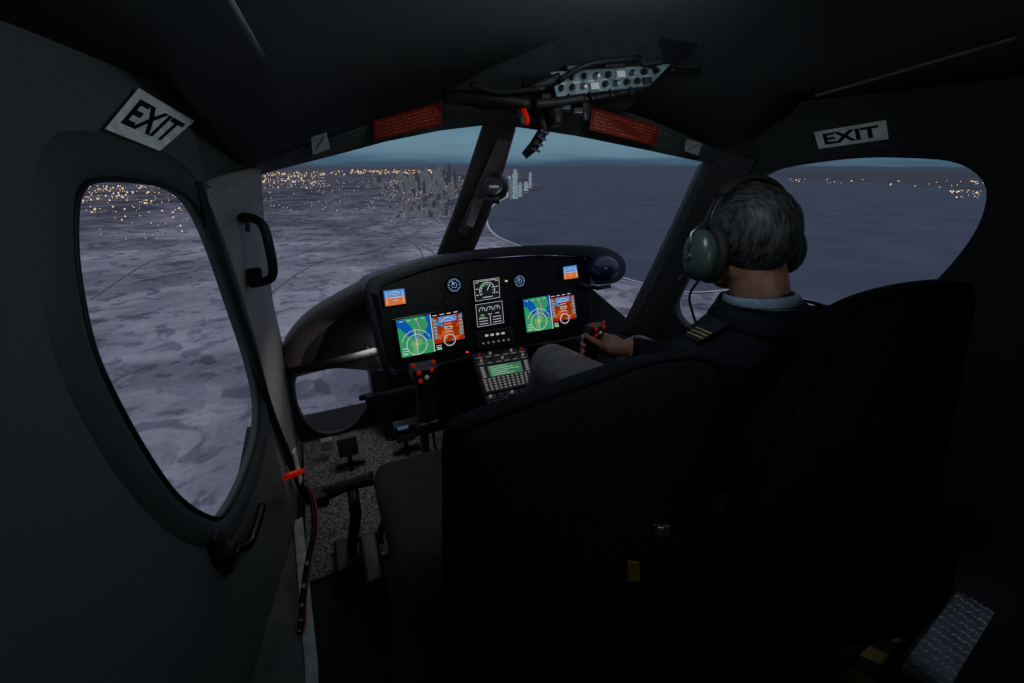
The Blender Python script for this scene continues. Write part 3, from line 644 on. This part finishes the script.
M().box(dep(407,426,1.46),(.09,.05,.03)).make('body',rubber,e,bevel=.004)
M().box(dep(403,428,1.41),(.035,.012,.006)).make('label_strip',mat('pale_blue_label',(.25,.33,.5),.5,0,(.2,.35,.7),.1),e)
# collective lever
a=onZ(352,560,.012) 
e=thing('collective_lever',a,'black collective lever with thick grip beside the seat','lever')
M().tube(catmull([dep(318,497,1.36),dep(345,486,1.35),dep(372,478,1.35)],4),[.02,.022,.022,.02,.019,.018,.02,.022,.022],12).make('grip',rubber,e,smooth=True)
M().tube([dep(352,484,1.36),dep(356,515,1.36),Vector((a.x,a.y+.02,.02))],.018,10).make('column',black,e,smooth=True)
M().box(dep(320,497,1.35),(.05,.06,.045)).make('switch_box',black,e,bevel=.008)
M().box(Vector((a.x,a.y,.03)),(.10,.14,.05)).make('base',black,e,bevel=.01)
M().tube(catmull([dep(372,480,1.35),dep(388,500,1.3),dep(380,535,1.25),Vector((a.x+.10,a.y-.05,.10))],5),.010,8).make('cable',rubber,e,smooth=True)
M().box(Vector((a.x+.06,a.y-.10,.06)),(.06,.20,.10)).make('gearbox',black,e,bevel=.012)
for i,(u,v) in enumerate([(352,470),(408,455)]):
    b=onZ(u,v,.012); e=thing('rudder_pedal',b,'black metal rudder pedal on the footwell floor','pedal',group='rudder pedals')
    M().tube([b,b+Vector((0,.03,.09))],.010,8).make('arm',black,e,smooth=True)
    M().box(b+Vector((0,.02,.11)),(.08,.016,.08),(Vector((1,0,0)),Vector((0,.9,-.4)).normalized(),Vector((0,.4,.9)).normalized())).make('foot_plate',black,e,bevel=.006)
    M().tube([b+Vector((-.06,.02,.02)),b+Vector((.06,.02,.02))],.012,8).make('pivot',black,e)

# =========================================================== SEATS
def seat(label,back_px,y0,tilt,thick,cush,xmax,group=None):
    n=Vector((0,-math.cos(tilt),math.sin(tilt))); p0=Vector((0,y0,.9))
    pts=[onpl(u,v,p0,n) for u,v in back_px]
    for p in pts:
        p.x=min(p.x,xmax); p.z=max(p.z,.34)
    pts=catmull(pts,4,True)
    c=sum(pts,Vector())/len(pts)
    e=thing('pilot_seat',Vector((c.x,c.y+.25,.0)),label,'seat',group)
    rows=[]
    for o_,k in((.012,.70),(.006,.82),(-.002,.90),(-.012,.95),(-.03,.985),(-.055,1),(-.085,.985),(-.112,.94),(-.125,.86)):
        rows.append([c+(p-c)*k+n*(o_+.0)*thick/.125 for p in pts])
    rows=[[c.lerp(p,.4)+n*.016 for p in rows[0]]]+rows+[[c.lerp(p,.5)-n*.0 for p in rows[-1]]]
    m=M(); m.loft(rows,closed=True); N=len(pts); m.f.append(list(range(N))); m.mi.append(0); o=(len(rows)-1)*N; m.f.append([o+i for i in range(N)]); m.mi.append(0)
    m.make('backrest',seatm,e,smooth=True)
    M().tube([c+(p-c)*.975-n*.016 for p in pts],.004,6,closed=True).make('piping',seatd,e,smooth=True)
    x0,x1,ya,yb,z=cush
    M().box(((x0+x1)/2,(ya+yb)/2,z-.06),(x1-x0,yb-ya,.13)).make('seat_cushion',mat('cushion_fabric',(.05,.052,.05),.95,scale=150,bump=.6,spec=.2),e,bevel=.045,smooth=True)
    M().box(((x0+x1)/2,(ya+yb)/2-.02,z-.17),(x1-x0-.06,yb-ya-.1,.10)).make('seat_pan',black,e,bevel=.02)
    for xx in(x0+.08,x1-.08):
        M().box((xx,(ya+yb)/2-.02,(z-.21)/2+.003),(.05,yb-ya-.14,z-.22)).make('pedestal_leg',dmetal,e,bevel=.008)
    return e,c,n
s1,c1,n1=seat('black fabric cockpit seat, empty, beside the pilot',[(452,640),(451,530),(452,452),(462,434),(500,418),(560,396),(620,375),(656,363),(698,357),(722,363),(731,380),(728,425),(718,490),(712,560),(706,650),(600,800),(470,800)],.52,rad(10),.10,(.05,.70,.56,1.06,.47),.78,'cockpit seats')
s2,c2,n2=seat('black fabric cockpit seat occupied by the pilot',[(750,640),(758,520),(775,450),(806,404),(832,372),(842,338),(862,310),(900,292),(950,281),(982,283),(997,297),(993,325),(975,380),(952,460),(930,560),(905,680),(830,800)],.37,rad(10),.09,(.80,1.30,.48,.98,.47),1.33,'cockpit seats')
M().box(dep(633,571,.60),(.018,.006,.028),(RI,FW,UP)).make('yellow_tag',mat('dull_yellow',(.10,.075,.008),.7),s1,bevel=.002,label='small yellow tag')
e=thing('belt_buckle',dep(661,530,.62),'dark metal seat belt buckle behind the seat','buckle')
M().box(dep(661,530,.62),(.026,.008,.018),(RI,FW,UP)).make('body',black,e,bevel=.003)
M().box(dep(660,528,.612),(.010,.006,.005),(RI,FW,UP)).make('release_button',metal,e,bevel=.001)

# =========================================================== FLOOR STEP (tread plate)
zq=.16
q=Quad(onZ(900,668,zq),onZ(967,578,zq),onZ(1002,601,zq),onZ(942,700,zq))
stepc=q.p(.5,.5)
e=thing('tread_plate_step',Vector((q.p(.5,.5).x,q.p(.5,.5).y,0)),'diamond tread plate step with yellow edge by the door','step')
m=M(); m.prism([q.p(0,0),q.p(1,0),q.p(1,1),q.p(0,1)],-q.n*.012 if q.n.z>0 else q.n*.012); m.make('plate',mat('tread_metal',(.15,.17,.20),.4,.2),e)
m=M(); cs=[q.p(0,0,-.012),q.p(1,0,-.012),q.p(1,1,-.012),q.p(0,1,-.012)]; g=[Vector((c_.x,c_.y,.0)) for c_ in cs]
m.add(cs+g,[[0,1,2,3],[4,5,6,7],[0,1,5,4],[1,2,6,5],[2,3,7,6],[3,0,4,7]]); m.make('riser',black,e)
m=M()
for i in range(15):
    for j in range(7):
        a=(i+.5)/16; b=(j+.5)/7; s=1 if (i+j)%2 else -1
        p=q.p(a,b,.001); d=(q.x+q.y*s).normalized(); x2=q.n.cross(d)
        m.add([p-d*.008,p+x2*.0026,p+d*.008,p-x2*.0026,p+q.n*.003],[[0,1,4],[1,2,4],[2,3,4],[3,0,4]])
m.make('tread_pattern',mat('tread_ridge',(.60,.68,.76),.3,.2),e,kind='stuff')
m=M(); q.rect(m,.94,.0,1.0,1.0,.0005,.004); m.make('edge_strip',mat('lime_yellow',(.5,.55,.06),.5),e)
m=M(); q.rect(m,.0,-.10,1.0,-.01,-.004,.006); m.make('side_rail',black,e)
q=Quad(onZ(832,680,.05),onZ(915,604,.05),onZ(938,622,.05),onZ(862,700,.05))
e=thing('hazard_strip',Vector((q.p(.5,.5).x,q.p(.5,.5).y,0)),'black and yellow hazard strip on the cabin floor','floor marking')
m=M(); m.prism([q.p(0,0),q.p(1,0),q.p(1,1),q.p(0,1)],Vector((0,0,-.05))); m.make('base_strip',black,e)
for k in range(4):
    m=M(); a=.03+k*.26; m.prism([q.p(a,0,.001),q.p(a+.12,0,.001),q.p(a+.17,1,.001),q.p(a+.05,1,.001)],q.n*.001)
    m.make('yellow_stripe',mat('worn_yellow',(.20,.165,.045),.7),e)

# =========================================================== OVERHEAD CONSOLE
oc=thing('overhead_console',dep(600,95,1.12),'black overhead console with lit switch panel and levers','control console')
M().prism([dep(520,70,1.03),dep(560,44,.95),dep(600,34,.93),dep(688,30,.95),dep(700,46,.99),dep(670,66,1.04),dep(548,74,1.04),dep(525,90,1.07)],FW*.06+UP*.03).make('housing',black,oc,bevel=.006)
q=Quad(dep(550,72,1.00),dep(670,64,1.03),dep(648,86,1.06),dep(556,97,1.03))
m=M(); m.prism([q.p(0,0),q.p(1,0),q.p(1,1),q.p(0,1)],q.n*.008); pn=m.make('switch_panel',mat('lit_panel_grey',(.09,.115,.13),.5,0,(.22,.36,.44),.055,col2=(.20,.25,.28),scale=40),oc,bevel=.002)
for r in range(2):
    for k in range(9):
        if (k*3+r)%5==0: M().box(q.p(.06+k*.105,.27+.42*r,.014),(.02,.014,.012),(q.x,q.y,q.n)).make('rocker_switch',[black,white2][k%2],pn)
        else: M().lathe(q.p(.06+k*.105,.25+.4*r,.008),q.n,[(0,.007),(.006,.007),(.024,.0035)],8).make('toggle_switch',[metal,black,black][(k+r)%3],pn)
lpart(pn,'legend_marks',white2,lambda m:[q.rect(m,.05+k*.13,.46,.11+k*.13,.50,.008,.0006) for k in range(7)])
for j in range(3): M().box(q.p(.2+.3*j,-.12,.012),(.05,.012,.02),(q.x,q.y,q.n)).make('guard_cover',black,pn,bevel=.003)
for j in range(4): M().tube([q.p(.12+.22*j,.95,.006),q.p(.16+.22*j,1.25,.02),q.p(.22+.22*j,1.05,.01)],.004,6).make('lever',black,pn,smooth=True)
for P,r in (([dep(445,96,1.06),dep(490,98,1.03),dep(530,104,1.03)],.014),([dep(512,110,1.05),dep(530,90,1.01),dep(560,78,1.0)],.012),([dep(575,100,1.05),dep(600,97,1.05),dep(645,88,1.06)],.008),([dep(670,70,1.07),dep(700,72,1.10)],.006),([dep(640,58,.98),dep(590,64,.96),dep(560,80,.98)],.006),([dep(470,84,1.0),dep(500,92,1.0),dep(545,88,.98)],.006),([dep(535,104,1.02),dep(560,102,1.03),dep(585,98,1.03)],.011),([dep(456,100,1.08),dep(486,108,1.08),dep(515,106,1.06)],.005)):
    M().tube(catmull(P,5),r,10).make('conduit',rubber,oc,smooth=True)
for (u,v,d) in ((520,106,1.05),(556,104,1.05),(584,102,1.07)):
    M().lathe(dep(u,v,d),(0,-.3,-1),[(0,.018),(.02,.018),(.03,.012),(.045,.010)],14).make('lamp_socket',black,oc)
M().tube([dep(523,108,1.03),dep(527,118,1.05),dep(527,124,1.05)],.007,8).make('shutoff_handle',redk,oc,label='red shutoff handle')
for (u,v) in ((566,108),(578,112),(546,98)): M().box(dep(u,v,1.04),(.022,.016,.014),(RI,FW,UP)).make('bracket',dmetal,oc,bevel=.002)
e=thing('handset_holder',dep(532,150,1.17),'black ribbed handset hanging below the overhead console','handset')
M().tube([dep(540,112,1.1),dep(545,128,1.12),dep(534,146,1.14),dep(524,156,1.15)],[.016,.015,.014,.010],12).make('body',black,e,smooth=True)
for i in range(4): M().tube([dep(541-3*i,130+6*i,1.105),dep(549-3*i,134+6*i,1.11)],.003,6).make('rib',metal,e)
M().box(dep(556,118,1.12),(.03,.03,.04)).make('bracket',dmetal,e,bevel=.004)
e=thing('magnetic_compass',dep(497,202,1.5),'small magnetic compass mounted on the windshield post','compass')
M().ell(dep(496,187,1.40),(.04,.045,.042),nu=20).make('body',black,e,smooth=True)
M().lathe(dep(494,187,1.36),-FW,[(0,.028),(.012,.028),(.014,.022)],18).make('bezel',dmetal,e)
lpart(e,'dial',white2,lambda m:m.box(dep(494,187,1.345),(.030,.010,.007),(RI,FW,UP)))
M().box(dep(492,199,1.40),(.05,.04,.02),(RI,FW,UP)).make('bracket',dmetal,e,bevel=.003)
M().tube([dep(508,178,1.42),dep(511,200,1.44)],.006,8).make('light_cap',white,e)
M().prism([dep(475,198,1.50),dep(484,200,1.50),dep(473,228,1.62),dep(466,225,1.62)],-FW*.006).make('compass_card',mat('grey_card',(.4,.39,.36),.6),label='small grey compass correction card on the post',cat='card')

# =========================================================== PILOT
sk=mat('skin',(.33,.175,.12),.5,var=.1,scale=40,bump=.1)
navy=mat('navy_sweater',(.016,.017,.028),.95,scale=22,bump=.9,spec=.2,bd=.02,var=.3)
trou=mat('grey_trousers',(.17,.165,.17),.9,scale=25,bump=.5,bd=.012)
hairm=mat('grey_hair',(.010,.010,.011),.5,scale=30,bump=.6,col2=(.095,.095,.10),stretch=(9,2.2,1.2),bd=.002)
shirt=mat('pale_shirt',(.24,.29,.40),.8,scale=90,bump=.3)
shoe=mat('black_shoe',(.01,.01,.01),.4)
HC=dep(745,241,1.0)
Z=Vector((0,0,1)); X=Vector((1,0,0)); Y=Vector((0,1,0))
ft=rad(-9)
hy=Vector((-math.sin(ft),math.cos(ft),-.16)).normalized(); hx=hy.cross(Z).normalized(); hz=hx.cross(hy).normalized()
def hp(x,y,z): return HC+hx*x+hy*y+hz*z
shL=dep(690,360,.96); shR=shL+Vector((.42,0.0,0.01)); neck=(shL+shR)/2+Vector((-.005,.005,.108))
hipc=Vector((neck.x,.66,.53)); hipL=hipc+Vector((-.10,0,0)); hipR=hipc+Vector((.10,0,0))
kneeL=dep(552,366,1.40); kneeR=kneeL+Vector((.36,.0,-.03))
G=dep(592,346,1.38)
body=M()
def limb(pts,rs,n=16,flat=1,ref=None):
    P=catmull(pts,5); R=[]
    for i in range(len(pts)-1):
        for j in range(5): R.append(rs[i]+(rs[i+1]-rs[i])*j/5)
    R.append(rs[-1]); body.tube(P,R,n,flat=flat,ref=ref); body.ell(P[0],(R[0],)*3,nu=12,nv=8); body.ell(P[-1],(R[-1],)*3,nu=12,nv=8)
sec=[]
for t,w,d in((0,.17,.13),(.2,.165,.125),(.42,.165,.12),(.62,.195,.125),(.76,.205,.12),(.85,.19,.108),(.92,.13,.09),(1.0,.078,.068)):
    c=hipc.lerp(neck,t)+Vector((0,-.03*math.sin(math.pi*t),0))
    sec.append([c+X*(math.cos(a*math.pi/12)*w)+Y*(math.sin(a*math.pi/12)*d) for a in range(24)])
body.loft(sec,closed=True); nb=len(body.v)
base=nb-24*len(sec); body.f.append([base+i for i in range(24)]); body.mi.append(0); body.f.append([nb-24+i for i in range(24)]); body.mi.append(0)
body.ell(shL+Vector((.02,0,-.01)),(.072,.072,.066)); body.ell(shR+Vector((-.02,0,-.01)),(.072,.072,.066))
body.ell(shL+Vector((.09,0,.02)),(.08,.075,.055)); body.ell(shR+Vector((-.09,0,.02)),(.08,.075,.055))
body.ell(hipc+Vector((0,0,.0)),(.18,.14,.12))
elL=shL+Vector((-.08,.03,-.26)); wrL=elL+Vector((-.06,.17,-.16))
elR=shR+Vector((.02,.14,-.22)); 
e1=(elR-G); e1.z=0; e1.normalize()
palm=G+e1*.040+Vector((0,0,.0)); wrR=palm+e1*.075
limb([shL,shL.lerp(elL,.5)+Vector((-.01,0,0)),elL],[.060,.054,.047]); limb([elL,elL.lerp(wrL,.4),wrL],[.048,.044,.03])
limb([shR,shR.lerp(elR,.5),elR],[.060,.054,.047]); limb([elR,elR.lerp(wrR,.4),wrR+e1*.02],[.050,.050,.038])
limb([wrR+e1*.02,wrR],[.030,.028])
footL=Vector((kneeL.x-.02,kneeL.y+.22,.09)); footR=Vector((kneeR.x,kneeR.y+.22,.09))
for h,k,f_ in((hipL,kneeL,footL),(hipR,kneeR,footR)):
    limb([h,h.lerp(k,.5)+Vector((0,0,.01)),k],[.098,.090,.074]); limb([k,k.lerp(f_,.4),f_],[.068,.056,.042])
    body.ell(f_+Vector((0,.07,-.03)),(.048,.13,.042)); body.ell(f_+Vector((0,-.02,-.02)),(.042,.06,.055))
limb([neck+Vector((0,-.005,-.03)),neck.lerp(HC,.5)+Vector((0,-.01,0)),hp(0,-.015,-.05)],[.066,.060,.062])
body.ell(hp(0,-.010,.022),(.077,.098,.090),(hx,hy,hz),28,18)
body.ell(hp(0,.028,-.03),(.066,.068,.085),(hx,hy,hz),24,16)
body.ell(hp(0,.052,-.088),(.034,.036,.028),(hx,hy,hz))
body.tube([hp(0,.085,.02),hp(0,.106,-.012),hp(0,.118,-.03),hp(0,.098,-.042)],[.009,.012,.016,.010],10)
body.ell(hp(0,.082,.034),(.052,.018,.013),(hx,hy,hz)); body.ell(hp(0,.088,-.065),(.026,.014,.012),(hx,hy,hz))
for s in(-1,1): body.ell(hp(s*.078,-.008,-.012),(.012,.022,.033),(hx,hy,hz)); body.ell(hp(s*.045,.07,-.022),(.022,.02,.018),(hx,hy,hz))
e2=Z.cross(e1); 
if e2.y<0: e2=-e2
body.ell(palm.lerp(wrR,.25)+e2*.005,(.045,.02,.043),(e1,e2,Z)); body.ell(palm+e2*.016,(.022,.02,.042),(e1,e2,Z)); limb([wrR,palm+e1*.02],[.028,.027])
def around(an,r,h): return G+e1*(math.cos(rad(an))*r)+e2*(math.sin(rad(an))*r)+Z*h
for k,(h,ln) in enumerate(((.030,200),(.010,218),(-.010,210),(-.029,190))):
    P=[around(25,.040,h),around(70,.036,h),around(125,.032,h-.002),around(ln*.82,.031,h-.003),around(ln,.029,h-.004)]
    limb(P,[.0098,.0095,.0088,.0082,.0072],10)
limb([around(-20,.045,.0),around(-55,.042,.022),around(-95,.034,.038),around(-135,.030,.044)],[.014,.0115,.010,.0085],10)
d=(wrL-elL).normalized(); limb([wrL,wrL+d*.03],[.028,.026]); body.ell(wrL+d*.065,(.042,.05,.018))
for k in range(4):
    b=wrL+d*.10+X*(-.03+.02*k); limb([b-d*.02,b+d*.02,b+d*.035-Z*.018,b+d*.025-Z*.036],[.0095,.009,.0085,.0075],10)
b=wrL+d*.05+X*.035; limb([b,b+d*.03+X*.018-Z*.01,b+d*.055+X*.018-Z*.022],[.012,.010,.0085],10)
tmp=body.make('tmpbody',sk); tmp.modifiers.clear()
rm=tmp.modifiers.new('r','REMESH'); rm.mode='VOXEL'; rm.voxel_size=.005; rm.use_smooth_shade=True
sm=tmp.modifiers.new('s','SMOOTH'); sm.factor=.5; sm.iterations=2
bpy.context.view_layer.update()
me=bpy.data.meshes.new_from_object(tmp.evaluated_get(bpy.context.evaluated_depsgraph_get()))
loc=tmp.location.copy(); bpy.data.objects.remove(tmp)
me.materials.clear()
for m_ in (navy,sk,trou,shoe): me.materials.append(m_)
def segd(c,a,b):
    ab=b-a; t=max(0,min(1,(c-a).dot(ab)/ab.dot(ab))); return (c-a-ab*t).length
collar_n=(HC-neck).normalized(); cz0=neck
for p in me.polygons:
    c=p.center+loc; i=0
    rel=c-cz0; al=rel.dot(collar_n); lat=(rel-collar_n*al).length
    legs=min(segd(c,hipL,kneeL),segd(c,hipR,kneeR),segd(c,kneeL,footL),segd(c,kneeR,footR))
    arms=min(segd(c,elR,wrR),segd(c,elL,wrL),segd(c,shL,elL),segd(c,shR,elR))
    if (al>0 and lat<.085) or (c-HC).length<.13: i=1
    elif (c-wrR).dot(e1)<.012 and (c-G).length<.13 and segd(c,G,wrR)<.085: i=1
    elif (c-wrL).dot(d)>-.005 and segd(c,wrL,wrL+d*.15)<.06: i=1
    elif c.z<.115: i=3
    elif (legs<.105 and arms>.056 and (c.y>hipc.y+.12 or c.z<hipc.z+.03)): i=2
    p.material_index=i; p.use_smooth=True
base=Vector((hipc.x,hipc.y,0)); me.transform(Matrix.Translation(loc-base))
me.name='person'; person=bpy.data.objects.new('person',me); COL.objects.link(person); person.location=base; WL[person.name]=base
person['label']='grey-haired person in navy sweater and grey trousers, seated, holding the cyclic'; person['category']='person'
def hairfn(dv):
    v=Vector(dv); st=noise.noise(Vector((v.x*11,v.y*2,v.z*2)))
    return 1+.03*noise.noise(v*2.6)+.016*st+.005*noise.noise(v*24)+.03*max(0,v.y)*max(0,v.z)
m=M(); m.ell(hp(0,-.016,.020),(.082,.108,.101),(hx,hy,hz),72,48,hairfn)
def haircut(c):
    l=c-HC; x,y,z=l.dot(hx),l.dot(hy),l.dot(hz)
    if y>.060 and z<.058: return False
    if z<.0 and y>-.02+(-z)*.1: return False
    if z<-.082: return False
    return True
fs=[];mi=[]
for f_ in m.f:
    c=sum((m.v[i] for i in f_),Vector())/len(f_)
    if haircut(c): fs.append(f_); mi.append(0)
m.f=fs;m.mi=mi
hair=m.make('hair',hairm,person,smooth=True,solid=.006,label='short dark hair greying at the sides')
for s in(-1,1):
    M().ell(hp(s*.032,.086,.012),(.012,.008,.007),(hx,hy,hz)).make('eye',mat('eye_white',(.6,.6,.58),.3),person,smooth=True)
    M().tube([hp(s*.014,.099,.032),hp(s*.034,.096,.038),hp(s*.054,.082,.032)],.005,6).make('eyebrow',hairm,person)
M().tube([hp(-.022,.098,-.066),hp(0,.104,-.065),hp(.022,.098,-.066)],.004,6).make('lips',mat('lips',(.3,.1,.09),.5),person,smooth=True)
rows=[]
for h,r in((-.016,.086),(.004,.078),(.016,.072),(.014,.077),(-.004,.086)):
    c=neck+collar_n*h; rows.append([c+X*(math.cos(a*math.pi/16)*r*1.05)+Y*(math.sin(a*math.pi/16)*r*.95)+Z*(.010*-math.sin(a*math.pi/16)) for a in range(32)])
M().loft(rows,closed=True).make('shirt_collar',shirt,person,smooth=True,solid=.003)
rows=[]
for h,r in((-.045,.125),(-.020,.104),(.000,.091),(-.016,.095)):
    c=neck+collar_n*h; rows.append([c+X*(math.cos(a*math.pi/16)*r*1.1)+Y*(math.sin(a*math.pi/16)*r*.95) for a in range(32)])
M().loft(rows,closed=True).make('neckband',navy,person,smooth=True,solid=.004)
for sh,s in((shL,1),(shR,-1)):
    a=sh+Vector((s*-.02,-.01,.058)); b=sh+Vector((s*.065,-.01,.085)); dd=(b-a).normalized(); w_=Vector((0,1,0)); nn=dd.cross(w_); 
    if nn.z<0: nn=-nn
    o=M().box((a+b)/2,((b-a).length,.042,.006),(dd,w_,nn)).make('epaulette',mat('navy_board',(.01,.011,.02),.8),person,bevel=.002)
    for k in range(3):
        M().box(a+dd*(.012+k*.012)+nn*.004,(.0045,.043,.002),(dd,w_,nn)).make('gold_stripe',mat('gold_braid',(.38,.31,.18),.5,.2),o)
c=catmull([shR+Vector((-.05,-.05,.07)),shR+Vector((.02,-.12,.05)),shR+Vector((.06,-.2,.0)),shR+Vector((.08,-.26,-.05))],5)
M().tube(c,.014,8,flat=.15).make('shoulder_harness',rubber,smooth=True,label='black shoulder harness strap over the seat',cat='belt')
e=cyclic(G+Vector((0,0,.02)),Vector((G.x+.02,G.y+.16,.012)),'black cyclic stick with red buttons held by the pilot',1.0)
# headset
hs=thing('headset',hp(-.10,-.005,-.05),'green aviation headset with boom microphone on the head','headset')
cupm=mat('green_earcup',(.06,.10,.09),.3); pad=mat('ear_seal',(.02,.02,.02),.7)
for s in(-1,1):
    cc=hp(s*.100,-.004,-.026)
    M().ell(cc+hx*s*.026,(.032,.044,.058),(hx,hy,hz),24,14).make('ear_cup',cupm,hs,smooth=True)
    M().tube([cc+hy*(math.cos(k*math.pi/10)*.038)+hz*(math.sin(k*math.pi/10)*.052)-hx*s*.002 for k in range(20)],.014,8,closed=True).make('ear_seal',pad,hs,smooth=True)
    M().tube([cc+hx*s*.058+hz*.0,cc+hx*s*.052+hz*.05,hp(s*.114,-.004,.05)],.0035,8).make('stirrup',metal,hs,smooth=True)
    M().lathe(cc+hx*s*.052,hx*s,[(0,.012),(.006,.012),(.010,.007)],12).make('pivot_screw',metal,hs)
arc=[hp(math.sin(rad(t))*.112,-.004,.028+math.cos(rad(t))*.106) for t in range(-88,89,8)]
M().tube(arc,.010,8,flat=.35,ref=hy).make('headband',mat('headband_black',(.02,.02,.022),.35),hs,smooth=True)
M().tube([p+hz*.005 for p in arc[5:-5]],.019,10,flat=.4,ref=hy).make('head_pad',mat('padding',(.02,.02,.022),.9),hs,smooth=True)
M().tube(catmull([hp(-.132,.01,-.05),hp(-.125,.06,-.085),hp(-.09,.11,-.09),hp(-.045,.135,-.078)],5),.0028,8).make('mic_boom',dmetal,hs,smooth=True)
M().ell(hp(-.035,.138,-.075),(.022,.012,.014),(hx,hy,hz)).make('microphone',pad,hs,smooth=True)
M().tube(catmull([hp(-.118,-.01,-.07),hp(-.12,.03,-.12),hp(-.10,.04,-.17),hp(-.09,.02,-.22)],5),.003,6).make('cord',rubber,hs,smooth=True)

# =========================================================== LIGHTS
def area(name,loc,tgt,size,en,col):
    l=bpy.data.lights.new(name,'AREA'); l.energy=en; l.size=size; l.color=col
    o=bpy.data.objects.new(name,l); COL.objects.link(o); o.location=loc
    o.rotation_euler=(Vector(tgt)-Vector(loc)).to_track_quat('-Z','Y').to_euler(); return o
area('footwell_lamp',(.15,1.66,.60),(.0,1.75,0),.12,.65,(1,.95,.9))
area('rear_fill',(.55,-.35,1.2),(.3,1.4,1.5),.4,.85,(.84,.96,1))  # added fill light behind the camera, not a cabin fixture
area('overhead_fill',(.5,.5,1.50),(.2,1.5,.8),.25,1.9,(.86,.95,1))  # added fill kept out of frame, no real ceiling fixture
sl=bpy.data.lights.new('step_fill','SPOT'); sl.energy=1.3; sl.spot_size=rad(42); sl.spot_blend=.6; sl.shadow_soft_size=.03; sl.color=(.85,.93,1)  # unseen spot added to brighten the tread plate
so=bpy.data.objects.new('step_fill',sl); COL.objects.link(so); so.location=stepc+Vector((-.02,-.10,.55)); so.rotation_euler=(stepc-so.location).to_track_quat('-Z','Y').to_euler()

cd=bpy.data.cameras.new('cam'); cam=bpy.data.objects.new('camera',cd); COL.objects.link(cam)
cd.sensor_width=36; cd.lens=36*F/1024; cd.clip_start=.02; cd.clip_end=30000
R3=Matrix((RI,UP,-FW)).transposed().to_4x4(); R3.translation=CAM; cam.matrix_world=R3
bpy.context.scene.camera=cam
